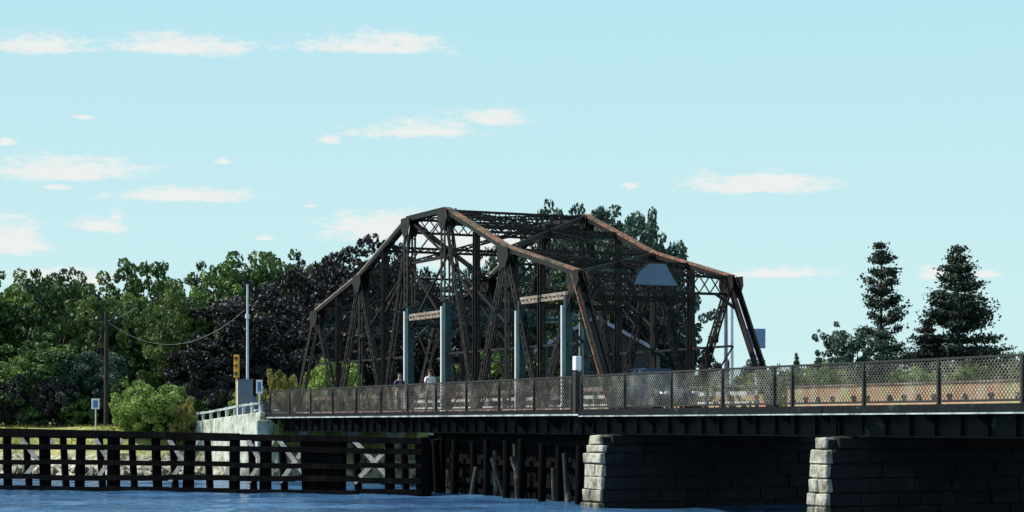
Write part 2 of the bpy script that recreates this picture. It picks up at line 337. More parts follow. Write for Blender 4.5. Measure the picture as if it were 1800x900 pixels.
# riprap stones at the water's edge, uncountable
random.seed(8); g = MB()
def rock(mb, c, r):
    vs = []; dirs = [(1,0,0),(-1,0,0),(0,1,0),(0,-1,0),(0,0,1),(0,0,-1)]
    for d in dirs: vs.append(Vector(c)+Vector(d)*r*random.uniform(.6,1.1)+Vector((random.uniform(-.2,.2),random.uniform(-.2,.2),0))*r)
    mb.add(vs, [(0,2,4),(2,1,4),(1,3,4),(3,0,4),(2,0,5),(1,2,5),(3,1,5),(0,3,5)])
for i in range(2600):
    x = random.uniform(-32, 16); y = far_bank(x)+random.uniform(-4.5, 1.5); rock(g, (x, y, ground_z(x, y)), random.uniform(.12, .42))
tag(g.build('riprap', M['stone']), 'pale broken stones along the far waterline', 'stones', kind='stuff')

# ------------------------------------------------------------------ roads on and beside the bridge
def strip(name, t0, t1, s0, s1, zf, material, n=12):
    g = MB()
    vs = []
    for i in range(n+1):
        t = t0+(t1-t0)*i/n
        for (s, dz) in ((s0,0),(s1,0),(s1,-.12),(s0,-.12)): vs.append(B(t, s, zf(t)+dz))
    fs = []
    for i in range(n):
        for k in range(4): a = i*4+k; b = i*4+(k+1) % 4; fs.append((a, a+4, b+4, b))
    fs += [(0,1,2,3), (n*4+3, n*4+2, n*4+1, n*4)]
    g.add(vs, fs); return tag(g.build(name, material), kind='structure')
strip('road', 36.6, 110, 1.2, 8.9, lambda t: 3.52-.5*sstep(36, 50, t), M['asphalt'], 40)
strip('pavement', 36.6, 80, -.05, 1.15, lambda t: 3.60-.5*sstep(36, 50, t), M['concrete'], 30)
strip('road_ahead', -90, -32.2, 1.2, 8.9, lambda t: 3.5, M['asphalt'], 8)

# ------------------------------------------------------------------ masonry piers
def course_pier(name, t0, t1, s0, s1, ztop, label, group, seed, nosemat, sidemat, batter=.03):
    random.seed(seed)
    root = empty(name, B((t0+t1)/2, (s0+s1)/2, -1.2), BRZ, label, 'bridge pier', group)
    nose = MB(); body = MB(); core = MB()
    z = -1.2; hs = []
    while z < ztop-.55: h = random.uniform(.38, .52); hs.append((z, min(z+h, ztop-.36))); z += h
    bbox(core, t0+.12, t1-.12, s0+.12, s1-.12, -1.2, ztop-.08)
    for (za, zb) in hs:
        b = batter*(ztop-za)*1.0
        ta, tb = t0-b, t1+b; sa = s0-b*1.5
        nl = random.uniform(.14, .28)        # nose block depth
        cuts = [ta, ta+(tb-ta)*random.uniform(.35, .65), tb] if random.random() < .6 else [ta, tb]
        for i in range(len(cuts)-1):
            j = random.uniform(-.05, .05)
            bbox(nose, cuts[i]+.012, cuts[i+1]-.012, sa+j, sa+nl, za+.012, zb-.012)
        for side, (u0, u1) in enumerate(((ta, ta+.3), (tb-.3, tb))):
            s = sa+nl+.015
            while s < s1:
                l = random.uniform(.7, 1.6); j = random.uniform(-.035, .035); e = min(s+l, s1)
                if side == 0: bbox(body, u0+j, u1, s+.012, e-.012, za+.012, zb-.012)
                else: bbox(body, u0, u1+j, s+.012, e-.012, za+.012, zb-.012)
                s = e+.005
        bbox(body, ta+.3, tb-.3, s1-.3, s1, za+.012, zb-.012)
    cap = MB(); bbox(cap, t0-.0, t1+.0, s0+.42, s1+.06, ztop-.34, ztop); bbox(nose, t0+.15, t1-.2, s0+.02, s0+.40, ztop-.34, ztop-.02)
    nose.v = [(x+random.uniform(-.03,.03), y+random.uniform(-.03,.03), z+random.uniform(-.022,.022)) for x, y, z in nose.v]
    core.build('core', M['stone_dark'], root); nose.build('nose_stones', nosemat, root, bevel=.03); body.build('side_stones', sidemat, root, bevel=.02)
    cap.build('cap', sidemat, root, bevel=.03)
    return root
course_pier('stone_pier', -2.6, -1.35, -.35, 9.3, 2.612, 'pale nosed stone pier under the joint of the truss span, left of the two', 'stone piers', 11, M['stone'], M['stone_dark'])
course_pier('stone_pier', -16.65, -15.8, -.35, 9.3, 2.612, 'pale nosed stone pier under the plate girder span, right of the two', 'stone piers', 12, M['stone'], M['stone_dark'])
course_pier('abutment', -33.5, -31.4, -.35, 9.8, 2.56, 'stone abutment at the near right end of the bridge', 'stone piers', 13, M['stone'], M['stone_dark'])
# bearing shoes on top of piers
def shoes(t, root):
    for s in (.9, 4.8, 8.6):
        g = MB(); bbox(g, t-.25, t+.25, s-.2, s+.2, 2.545, 2.68); g.build('bearing', M['steel_dark'], root)

# pivot pier: round stone drum with timber crib
pv = empty('pivot_pier', B(18.0, 5.0, -1.2), BRZ, 'round dark pivot pier under the middle of the truss span', 'bridge pier')
random.seed(21); g = MB(); c0 = B(18, 5, 0)
z = -1.2
while z < 2.3:
    h = .45; n = 22; off = random.random()*.3
    for i in range(n):
        a0 = 2*math.pi*(i+off)/n+.006; a1 = 2*math.pi*(i+1+off)/n-.006; r = 3.5+random.uniform(-.04,.04)
        c = [c0+V(math.cos(a)*rr, math.sin(a)*rr, zz) for zz in (z+.01, z+h-.01) for a, rr in ((a0,r),(a1,r),(a1,3.0),(a0,3.0))]
        g.hexa([c[0],c[1],c[2],c[3],c[4],c[5],c[6],c[7]])
    z += h
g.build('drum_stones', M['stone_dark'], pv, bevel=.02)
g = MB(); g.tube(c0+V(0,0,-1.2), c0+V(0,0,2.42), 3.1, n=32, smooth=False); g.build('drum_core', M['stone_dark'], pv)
g = MB(); g.tube(c0+V(0,0,2.425), c0+V(0,0,2.6), 2.9, n=40); g.build('turntable_ring', M['steel_dark'], pv)

# ------------------------------------------------------------------ lattice members
def lattice(mb, p, q, w, d, pitch=.34, bar=.05, chord=.10, wdir=None, solid=False):
    """laced member: four corner angles, zig-zag lacing on the wide faces"""
    p = Vector(p); q = Vector(q); z = q-p; Lh = z.length; z.normalize()
    wd = Vector(wdir) if wdir is not None else AX
    x = (wd - z*wd.dot(z)).normalized(); y = z.cross(x).normalized()
    for sx in (-1, 1):
        c = x*sx*(w/2-chord/2)
        if solid: mb.beam(p+c, q+c, d, chord, up=x)
        else:
            for sy in (-1, 1): mb.beam(p+c+y*sy*(d/2-.02), q+c+y*sy*(d/2-.02), chord, .035, up=y)
    n = max(2, int(Lh/pitch))
    for sy in (-1, 1):
        o = y*sy*(d/2+.004)
        for i in range(n):
            a = p+z*(Lh*i/n)+o; b = p+z*(Lh*(i+1)/n)+o; k = 1 if (i % 2 == 0) == (sy > 0) else -1
            mb.beam(a+x*k*(w/2-.05), b-x*k*(w/2-.05), bar, .012, up=y)
            if i % 9 == 0: mb.beam(a-x*(w/2-.03)+z*.1, a+x*(w/2-.03)+z*.1, .18, .010, up=y)
    return mb
tD, tM, tC, tB, tN, tA = 3.14, 9.49, 15.84, 20.2, 26.55, 32.9
zD, zM, zC = 8.79, 10.22, 12.43
tops = [(tD, zD), (tM, zM), (tC, zC), (tB, zC), (tN, zM), (tA, zD)]
S1, S2 = 1.6, 8.47
t0, t1 = -.05, 36.1
br = empty('truss_bridge', B(18, 5, 2.6), BRZ, 'rusty steel swing truss bridge with sloping top chords and laced posts', 'bridge')
def Z(t): return
ZB = 3.45  # bottom chord axis
for S in (S1, S2):
    for i in range(len(tops)-1):
        (ta, za), (tb, zb) = tops[i], tops[i+1]
        m = M['rust_chord'] if i in (0, 1) else M['pale_chord'] if i in (3, 4) else M['steel']; tp_ = MB()
        g = MB(); p, q = B(ta, S, za), B(tb, S, zb); dz = (q-p).normalized(); up = NX.cross(dz).normalized(); up = up if up.z > 0 else -up
        tp_.beam(p+up*.125, q+up*.125, .34, .06, up=up); tp_.build('cover_plate', m, br)
        for k in (-1, 1): g.beam(p+NX*k*.15, q+NX*k*.15, .03, .17, up=up)
        n = int((q-p).length/.4)
        for j in range(n):
            a = p+(q-p)*(j/n)-up*.09; b = p+(q-p)*((j+1)/n)-up*.09; k = 1 if j % 2 else -1
            g.beam(a+NX*k*.15, b-NX*k*.15, .06, .012, up=up)
        g.build('top_chord', M['steel'], br)
    # end posts
    for (ft, tt) in ((t0, tD), (t1, tA)):
        g = MB(); lattice(g, B(ft, S, ZB), B(tt, S, zD), .34, .36, solid=False, wdir=AX)
        g.beam(B(ft,S-.19,ZB), B(tt,S-.19,zD), .30, .02, up=NX); g.beam(B(ft,S+.19,ZB), B(tt,S+.19,zD), .30, .02, up=NX)
        g.build('end_post', M['steel'], br)
        if S == S1 and ft == t0:
            g = MB(); g.beam(B(ft+.13,S-.225,ZB), B(tt+.09,S-.225,zD), .06, .05, up=NX); g.build('post_edge_or_highlight', M['rust_chord'], br)
    # bottom chord
    g = MB(); g.beam(B(t0, S, ZB), B(t1, S, ZB), .36, .38); g.build('bottom_chord', M['brownboard'], br)
    bots = [t0, 6.31, 12.66, 18.02, 23.38, 29.73, t1]
    # diagonals
    for i, (a, b, za) in enumerate([(tD, 6.31, zD), (tM, 6.31, zM), (tM, 12.66, zM), (tC, 12.66, zC), (tB, 23.38, zC), (tN, 23.38, zM), (tN, 29.73, zM), (tA, 29.73, zD)]):
        g = MB(); lattice(g, B(a, S, za), B(b, S, ZB), .34 if i in (1, 2, 5, 6) else .28, .26, wdir=AX); g.build('diagonal', M['steel'], br)
    # verticals at bottom nodes up to the chord
    for t, z in ((6.31, (zD+zM)/2), (12.66, (zM+zC)/2), (23.38, (zM+zC)/2), (29.73, (zD+zM)/2)):
        g = MB(); lattice(g, B(t, S, ZB), B(t, S, z-.1), .26, .24, wdir=NX); g.build('hanger', M['steel'], br)
    # tower posts
    for t in (tC, tB):
        g = MB(); lattice(g, B(t, S, 8.4), B(t, S, zC), .52, .42, wdir=AX, chord=.16); g.build('tower_post', M['steel'], br)
        g = MB(); g.beam(B(t, S, ZB), B(t, S, 8.4), .28, .30, up=NX)
        g.build('tower_post', M['teal'], br)
        g = MB(); g.beam(B(t+.19, S-.17, ZB), B(t+.19, S-.17, 8.2), .10, .10, up=AX); g.build('post_edge_or_highlight', M['white' if S == S1 else 'pale_paint'], br)  # pale strip paints in the sunlit left edge of the tower post
    # tower bracing
    g = MB()
    g.beam(B(tC, S, 10.4), B(tB, S, 10.4), .14, .12); g.beam(B(tC, S, 10.4), B(tB, S, zC), .09, .09); g.beam(B(tB, S, 10.4), B(tC, S, zC-.1), .05, .05)
    g.beam(B(tC, S, 10.4), B(tB, S, 7.3), .09, .09); g.beam(B(tB, S, 10.4), B(tC, S, 7.3), .09, .09); g.build('tower_brace', M['steel'], br)
    g = MB(); lattice(g, B(tC, S, 7.9), B(tB, S, 7.9), .3, .2, wdir=(0,0,1)); g.build('tower_strut', M['pale_chord'] if S == S1 else M['teal'], br)
    # slender sub struts
    g = MB(); g.beam(B(tM, S, 7.1), B(tC, S, 10.4), .08, .08); g.beam(B(tC, S, 10.4), B(12.66, S, 8.2), .10, .10); g.build('sub_strut', M['steel'], br)
    g = MB(); g.beam(B(tN, S, 7.1), B(tB, S, 10.4), .08, .08); g.beam(B(tB, S, 10.4), B(23.38, S, 8.2), .10, .10); g.build('sub_strut', M['steel'], br)
    g = MB(); g.beam(B(tD, S, 6.1), B(tC, S, 6.1), .09, .09); g.beam(B(tB, S, 6.1), B(tA, S, 6.1), .09, .09); g.build('mid_rail', M['steel'], br)
    # gusset plates
    for t, z in tops:
        g = MB()
        for k in (-1, 1):
            pts = [(-.5,.12),(.5,.12),(.55,-.25),(.25,-.75),(-.25,-.75),(-.55,-.25)]
            sl = 0
            c = [B(t+a, S+k*.225, z+b-abs(a)*.1) for a, b in pts]; c2 = [v+NX*k*.018 for v in c]
            n = 6; g.add(c+c2, [tuple(range(n)), tuple(range(2*n-1, n-1, -1))]+[(i, n+i, n+(i+1) % n, (i+1) % n) for i in range(n)])
        g.build('gusset_plate', M['steel'], br)
for S in (S1, S2):
    for (a, za, b, zb) in ((tD,6.1,6.31,ZB),(6.31,6.1,tM,ZB),(tM,6.1,12.66,ZB),(12.66,6.1,tC,ZB),(tC,ZB,tB,7.9),(tB,ZB,tC,7.9),(tB,6.1,23.38,ZB),(23.38,6.1,tN,ZB),(tN,6.1,29.73,ZB),(29.73,6.1,tA,ZB),(12.66,8.2,tM,6.1),(23.38,8.2,tN,6.1)):
        g = MB(); g.beam(B(a,S+.1,za), B(b,S+.1,zb), .05, .05); g.build('tie_rod', M['steel'], br)
    for t in (tM, tN):
        g = MB(); lattice(g, B(t,S,ZB), B(t,S,zM-.3), .20, .2, wdir=AX, pitch=.26); g.build('hanger', M['steel'], br)
for t in (6.31, 12.66, 23.38, 29.73):
    g = MB(); lattice(g, B(t,S1,8.1), B(t,S2,8.1), .24, .14, wdir=(0,0,1), pitch=.3); g.build('sway_strut', M['steel'], br)
    for (sa, sb) in ((S1, S2), (S2, S1)):
        g = MB(); g.beam(B(t,sa,8.2), B(t,sb,9.5), .05, .05); g.build('tie_rod', M['steel'], br)
# teal inner frame near the right end
for S in (S1,):
    for t in (3.95, 8.15):
        g = MB(); g.beam(B(t, S, ZB), B(t, S, 8.0), .18, .30, up=NX); g.build('inner_post', M['teal'], br)
        g = MB(); g.beam(B(t+.14, S-.18, ZB), B(t+.14, S-.18, 7.6), .10, .08, up=AX); g.build('post_edge_or_highlight', M['white'] if S == S1 else M['pale_paint'], br)  # sun highlight on the inner post, painted as a white strip
    g = MB(); lattice(g, B(3.95, S, 8.0), B(8.15, S, 8.0), .28, .16, wdir=(0,0,1)); g.build('inner_beam', M['pale_chord'], br)
# portals and sway frames across the roadway
def cross(t, z, depth, knee=True, m=None, matname='steel'):
    g = MB(); zb = z-depth
    for zz in (z, zb): g.beam(B(t, S1, zz), B(t, S2, zz), .16, .10)
    n = 14
    for j in range(n):
        a, b = S1+(S2-S1)*j/n, S1+(S2-S1)*(j+1)/n
        g.beam(B(t-.03, a, z), B(t-.03, b, zb), .05, .02, up=AX); g.beam(B(t+.03, a, zb), B(t+.03, b, z), .05, .02, up=AX)
    g.build('sway_beam', M[matname], br)
    if knee:
        for (s, k) in ((S1, 1), (S2, -1)):
            g = MB(); g.beam(B(t, s, zb-1.1), B(t, s+k*1.1, zb), .10, .10); g.build('knee_brace', M[matname], br)
cross(tD, zD+.05, .68, False); cross(tA, zD+.05, .68, True, matname='teal'); cross(tM, zM, .6); cross(tC, zC, .6, False); cross(tB, zC, .6, False); cross(tN, zM, .6)
cross(tC, 8.3, .6, True, matname='teal'); cross(tB, 8.3, .6, True, matname='teal')
for (s, k) in ((S1, 1), (S2, -1)):
    g = MB(); g.beam(B(tD-.55, s, zD-1.3), B(tD-.1, s+k*.8, zD-.62), .12, .12); g.build('knee_brace', M['steel'], br)
# portal name plate (blank, trapezoid)
pc = (S1+S2)/2-.1; g = MB(); c = [B(tD-.16, pc+a, b) for a, b in ((-1.05,zD-.40),(1.05,zD-.40),(.45,zD+.50),(-.30,zD+.50),(-.75,zD+.17))]
c = [c[0], c[1], c[2], c[3], c[4]]; c2 = [v-AX*.04 for v in c]; n = 5
g.add(c+c2, [tuple(range(n)), tuple(range(2*n-1, n-1, -1))]+[(i, n+i, n+(i+1) % n, (i+1) % n) for i in range(n)]); g.build('portal_plate', M['plate'], br)
for i in range(5):
    g = MB(); g.beam(c2[i]-AX*.01, c2[(i+1) % 5]-AX*.01, .05, .03, up=AX); g.build('plate_edge', M['steel'], br)
# top laterals
for i in range(len(tops)-1):
    (ta, za), (tb, zb) = tops[i], tops[i+1]
    for (sa, sb) in ((S1, S2), (S2, S1)):
        g = MB(); lattice(g, B(ta, sa, za), B(tb, sb, zb), .20, .14, wdir=(0,0,1), pitch=.3, chord=.05); g.build('top_lateral', M['steel'], br)
    if i in (0, 1, 3, 4):
        tm, zm = (ta+tb)/2, (za+zb)/2; g = MB(); lattice(g, B(tm, S1, zm), B(tm, S2, zm), .28, .2, wdir=(0,0,1)); g.build('top_strut', M['steel'], br)
for ta in (.2, 5.0, 9.8):
    g = MB(); bbox(g, ta, ta+4.7, S2+.32, S2+.40, DECK, DECK+.66); g.build('guard_panel', M['parapet'], br)
    for k in range(5):
        g = MB(); g.tube(B(ta+.5+k*.95, S2+.27, DECK+.36), B(ta+.5+k*.95, S2+.317, DECK+.36), .11, n=10); g.build('bolt_head', M['black'], br)
# machinery platform box over the middle, bunched cross bracing near far chord
g = MB(); bbox(g, tC-.7, tC+.5, S2-2.4, S2-.6, zC-1.0, zC-.45); g.build('drive_housing', M['steel'], br, bevel=.03)
# floor system: stringers, floor beams, side girder, deck, sidewalk
g = MB(); bbox(g, t0-.1, t1+.2, S1+.25, S2-.25, DECK-.1, DECK); g.build('deck', M['deckwood'], br)
g = MB(); bbox(g, t0-.1, t1+.2, .02, S1-.25, DECK-.05, DECK+.02); g.build('sidewalk', M['deckwood'], br)
g = MB(); bbox(g, t0-.1, t1+.2, .9, .96, 2.63, DECK-.06); bbox(g, t0-.1, t1+.2, .8, 1.06, 2.60, 2.63); bbox(g, t0-.1, t1+.2, .8, 1.06, DECK-.10, DECK-.07)
for i in range(37): tt = i*.98+.3; bbox(g, tt-.04, tt+.04, .80, .9, 2.64, DECK-.11)
g.build('side_girder', M['steel_dark'], br)
g = MB(); bbox(g, t0-.1, t1+.2, 8.8, 8.9, 2.63, DECK-.06); g.build('side_girder', M['steel_dark'], br)
for tt in [0.2+3.0*i for i in range(13)]:
    g = MB(); bbox(g, tt-.07, tt+.07, 1.07, 8.78, 2.72, DECK-.12); g.build('floor_beam', M['steel_dark'], br)
    g = MB(); a = [B(tt-.04, .06, DECK-.07), B(tt-.04, .79, DECK-.11), B(tt-.04, .79, 2.75), B(tt-.04, .06, DECK-.22)]; b = [v+AX*.08 for v in a]
    g.add(a+b, [(0,1,2,3),(7,6,5,4),(0,4,5,1),(1,5,6,2),(2,6,7,3),(3,7,4,0)]); g.build('bracket', M['steel_dark'], br)
g = MB(); bbox(g, t0-.1, t1+.2, -.02, .015, DECK-.16, DECK+.03); g.build('fascia', M['steel_dark'], br)
g = MB(); bbox(g, t0-.1, t1+.2, -.07, -.022, DECK-.20, DECK-.14); g.build('fascia_flange', M['pale_paint'], br)
for z, m in ((3.72, 'whiteboard'), (4.12, 'whiteboard'), (4.42, 'brownboard')):
    random.seed(int(z*100)); tt = .5
    while tt < 35.5:
        l = 3.9; g = MB(); bbox(g, tt, min(35.8, tt+l-.3), S2-.45, S2-.40, z, z+(.16 if m == 'whiteboard' else .10)); g.build('guard_board', M[m], br); tt += l
g = MB()
for i in range(19): bbox(g, .6+i*1.95, .72+i*1.95, S2-.40, S2-.30, DECK, 4.55)
g.build('guard_posts', M['brownboard'], br)
g = MB(); bbox(g, .3, 35.8, S1+.26, S1+.32, 4.2, 4.40); g.build('guard_rail', M['brownboard'], br)

# ------------------------------------------------------------------ plate girder approach span
ap = empty('approach_span', B(-16, 5, 2.6), BRZ, 'dark green plate girder road span with peeling paint right of the truss', 'bridge')
for (ta, tb) in ((-32, -15.95), (-15.9, -.2)):
    g = MB(); bbox(g, ta, tb, 1.05, 8.9, DECK-.12, DECK); g.build('deck', M['asphalt'], ap)
    g = MB(); bbox(g, ta, tb, .02, 1.0, DECK-.08, DECK+.02); g.build('sidewalk', M['concrete'], ap)
    g = MB(); bbox(g, ta, tb, .60, .64, 2.66, DECK-.1); bbox(g, ta, tb, .46, .78, 2.62, 2.66); bbox(g, ta, tb, .46, .78, DECK-.14, DECK-.10)
    n = int((tb-ta)/1.1)
    for i in range(n+1):
        tt = ta+.05+(tb-ta-.1)*i/n; bbox(g, tt-.03, tt+.03, .49, .60, 2.665, DECK-.145)
    g.build('plate_girder', M['steel_dark'], ap)
    for s in (3.2, 5.6, 8.2):
        g = MB(); bbox(g, ta, tb, s, s+.05, 2.66, DECK-.13); bbox(g, ta, tb, s-.13, s+.18, 2.62, 2.66); g.build('plate_girder', M['steel_dark'], ap)
    for i in range(n//2+1):
        tt = ta+.3+(tb-ta-.6)*i/(n//2)
        g = MB(); a = [B(tt-.03, .05, DECK-.09), B(tt-.03, .455, DECK-.15), B(tt-.03, .455, 2.95), B(tt-.03, .05, DECK-.28)]; b = [v+AX*.06 for v in a]
        g.add(a+b, [(0,1,2,3),(7,6,5,4),(0,4,5,1),(1,5,6,2),(2,6,7,3),(3,7,4,0)]); g.build('bracket', M['steel_dark'], ap)
    g = MB(); bbox(g, ta, tb, -.03, .015, DECK-.22, DECK+.03); g.build('fascia', M['steel_dark'], ap)
    g = MB(); bbox(g, ta, tb, -.07, -.033, DECK-.24, DECK-.20); g.build('fascia_flange', M['pale_paint'], ap)
    # far parapet, tan with dark bolt holes
    g = MB(); bbox(g, ta, tb, 8.95, 9.15, DECK-.1, DECK+.88); g.build('parapet', M['parapet'], ap)
    g = MB(); bbox(g, ta, tb, 8.90, 9.20, DECK+.882, DECK+.95); g.build('parapet_cap', M['brownboard'], ap)
    g = MB(); random.seed(int(-ta)); tt = ta+.4
    while tt < tb-.2:
        for k in range(1): g = MB(); g.tube(B(tt, 8.90, DECK+.42), B(tt, 8.947, DECK+.42), .12, n=10); g.build('bolt_head', M['black'], ap)
        tt += random.choice((.85, .95, 1.35))

# ------------------------------------------------------------------ fences with diamond mesh
def fence(name, ts, z0, h, label, s=0.06, cell=.145, wire='fencewire_brown'):
    root = empty(name, B((ts[0]+ts[-1])/2, s, z0), BRZ, label, 'fence')
    for t in ts:
        g = MB(); g.beam(B(t, s, z0), B(t, s, z0+h+.03), .09, .10, up=AX); g.beam(B(t-.045, s-.06, z0), B(t-.045, s-.06, z0+h*.8), .03, .04, up=AX); g.build('post', M['fencepost'], root)
    g = MB(); g.beam(B(ts[0], s, z0+h), B(ts[-1], s, z0+h), .07, .06); g.build('top_rail', M['fencepost'], root)
    g = MB(); g.beam(B(ts[0], s, z0+.09), B(ts[-1], s, z0+.09), .05, .06); g.build('bottom_rail', M['fencepost'], root)
    g = MB(); g.beam(B(ts[0], s+.03, z0+.64), B(ts[-1], s+.03, z0+.64), .03, .035); g.build('mid_rail', M['fencewire'], root)
    for i in range(len(ts)-1):
        a, b = sorted((ts[i], ts[i+1])); a += .05; b -= .05; g = MB(); zl, zh = z0+.12, z0+h-.03; hh = zh-zl
        if b-a < .2: continue
        x = a-hh
        while x < b:
            for d in (1, -1):
                # segment from (x,zl) to (x+hh,zh) clipped to [a,b]
                x0, x1 = max(x, a), min(x+hh, b)
                if x1 <= x0+.02: continue
                u0, u1 = (x0-x), (x1-x)
                if d == 1: p, q = (x0, zl+u0), (x1, zl+u1)
                else: p, q = (x0, zh-u0), (x1, zh-u1)
                g.beam(B(p[0], s+d*.006, p[1]), B(q[0], s+d*.006, q[1]), .023, .010, up=NX)
            x += cell
        g.build('mesh_panel', M[wire], root)
    return root
left_ts = [.55+3.22*i for i in range(12)]
fence('pedestrian_fence', left_ts, DECK+.02, 1.21, 'dark diamond mesh fence along the walkway of the truss span')
right_ts = [-.25-3.3*i for i in range(0, 4)]+[-.25-3.3*3-3.0, -.25-3.3*3-3.9]+[-17.9-3.45*i for i in range(4)]
right_ts[4] = -13.2; right_ts[5] = -14.2
fence('pedestrian_fence', right_ts, DECK+.02, 1.23, 'dark diamond mesh fence along the walkway of the girder span, nearer the right edge', wire='fencewire_pale')
jp = empty('gate_post', B(.12, .02, DECK), BRZ, 'thick dark gate post with a white box on top where the two fences meet', 'post')
g = MB(); bbox(g, 0, .25, -.08, .14, DECK-.1, DECK+1.42); g.build('shaft', M['fencepost'], jp, bevel=.01)
g = MB(); bbox(g, -.06, .22, -.10, .14, DECK+1.46, DECK+1.98); g.build('white_box', M['white'], jp, bevel=.02)
g = MB(); bbox(g, .05, .15, -.02, .06, DECK+1.42, DECK+1.46); g.build('bracket', M['fencepost'], jp)

# ------------------------------------------------------------------ left abutment and approach
ab = empty('abutment', B(38, 0, 0), BRZ, 'pale weathered concrete abutment and sloping wing wall at the left end', 'abutment')
def zroad(t): return 3.52-.5*sstep(36, 50, t)
g = MB(); g.hexa([B(36.5,-.35,-1),B(50,-.35,-1),B(50,-.05,-1),B(36.5,-.05,-1),B(36.5,-.35,3.64),B(50,-.35,3.10),B(50,-.05,3.10),B(36.5,-.05,3.64)]); g.build('wing_wall', M['concrete'], ab, bevel=.03)
g = MB(); bbox(g, 36.45, 37.2, -.02, 9.6, -1, 3.35); g.build('breast_wall', M['concrete'], ab, bevel=.03)
g = MB(); bbox(g, 36.2, 36.48, -.6, .3, -1, 3.2); g.build('corner_block', M['concrete'], ab, bevel=.04)
gr = empty('guardrail', B(43, .1, 3.3), BRZ, 'pale roadside guard rail on short posts above the concrete wing wall', 'guard rail')
for i in range(9):
    t = 36.9+1.55*i; z = zroad(t)+.06; g = MB(); g.beam(B(t, -.16, z-.05), B(t, -.16, z+.62), .14, .14); g.build('post', M['pale_paint'], gr)
g = MB()
for i in range(12):
    a, b = 36.8+i*1.07, 36.8+(i+1)*1.07+.01; g.beam(B(a, -.26, zroad(a)+.58), B(b, -.26, zroad(b)+.58), .05, .12)
g.build('rail', M['pale_paint'], gr)

# ------------------------------------------------------------------ timber fender in the channel
def fender_pt(px, z):
    y = 90.5-(px/740)*6.5; return Vector(((px-900)/F*y, y, z))
def ftop(px): return 2.69-.34*px/690
fe = empty('timber_fender', fender_pt(350, -1), 0, 'long black timber fender of piles, planks and cross braces standing in the water', 'fender')
piles = [-140,-95,-50,12,78,143,200,273,335,413,468,535,600,685,742]
dirf = (fender_pt(740,0)-fender_pt(0,0)).normalized(); nf = Vector((-dirf.y, dirf.x, 0))
random.seed(31)
for i, px in enumerate(piles):
    r = (.22 if i % 2 else .30)*random.uniform(.85, 1.15)
    g = MB(); p = fender_pt(px, -1.5); g.tube(p+dirf*random.uniform(-.2,.2), fender_pt(px, ftop(px)+(.04 if i % 3 else .10)), r*1.02, r*.92, n=12); g.build('pile', M['timber'], fe)
    g = MB(); p = fender_pt(px+3, -1.5)+nf*1.9; q = fender_pt(px+1, ftop(px))+nf*1.5; g.tube(p, q, .17, .16, n=10); g.build('pile', M['timber'], fe)
def wal(z0, dz0, off, w, h, px0=-145, px1=748, m='timber', name='wale', slope=0):
    g = MB(); n = 8
    for j in range(n):
        a = px0+(px1-px0)*j/n; b = px0+(px1-px0)*(j+1)/n-.4
        za, zb = z0-slope*a, z0-slope*b; jz = random.uniform(-.045, .045)
        g.beam(fender_pt(a, za+jz)+nf*off, fender_pt(b, zb+jz)+nf*off, w, h)
    g.build(name, M[m], fe)
wal(2.60, 0, -.36, .18, .26, slope=.00046); wal(2.72, 0, .0, .7, .10, name='cap_plank', slope=.00048)
wal(1.98, 0, -.36, .16, .24, slope=.00025); wal(1.30, 0, -.36, .16, .22, slope=.00015); wal(.62, 0, -.36, .16, .24); wal(.10, 0, -.36, .16, .20)
wal(2.50, 0, 1.7, .14, .22, slope=.0004)
xb = [3, 5, 7, 9, 11, 12]
for i in range(len(piles)-1):
    a, b = piles[i], piles[i+1]
    if i in (3, 5, 7, 9, 10, 12):
        for (p, q) in (((a+6, 2.3), (b-6, .45)), ((a+6, .45), (b-6, 2.3))):
            g = MB(); g.beam(fender_pt(p[0], p[1])+nf*(.95 if p[1] > 1 else 1.05), fender_pt(q[0], q[1])+nf*(.95 if p[1] > 1 else 1.05), .06, .20, up=(0,0,1)); g.build('cross_brace', M['timber_light'], fe)
    if i in (11,):
        g = MB()
        for k in range(10): g.beam(fender_pt(a+4+k*(b-a-6)/10, -.5)+nf*-.2, fender_pt(a+4+k*(b-a-6)/10, 2.3)+nf*-.2, .14, .05, up=nf)
        g.build('sheeting', M['timber'], fe)
# planked wall below the truss
wl = empty('timber_wall', B(8, 1.15, -1), BRZ, 'black planked timber wall with piles under the truss span beside the pivot pier', 'timber wall')
g = MB(); random.seed(33); t = 1.0
while t < 14.5: bbox(g, t, t+.27, 1.25+random.uniform(0,.04), 1.40, -1.3, 2.69); t += .28
g.build('planks', M['timber'], wl)
for z in (.5, 1.3, 2.1):
    g = MB(); bbox(g, .8, 14.6, 1.06, 1.24, z, z+.22); g.build('wale', M['timber'], wl)
for i, t in enumerate((1.2, 2.9, 4.4, 6.3, 7.7, 9.6, 11.0, 12.9, 14.3, 15.6, 16.4)):
    g = MB(); q = B(t, .72, 0); g.tube(V(q.x+random.uniform(-.1,.1), q.y, -1.5), V(q.x, q.y, 2.45+random.uniform(-.3,.1)), .17, .15, n=12); g.build('pile', M['timber'], wl)
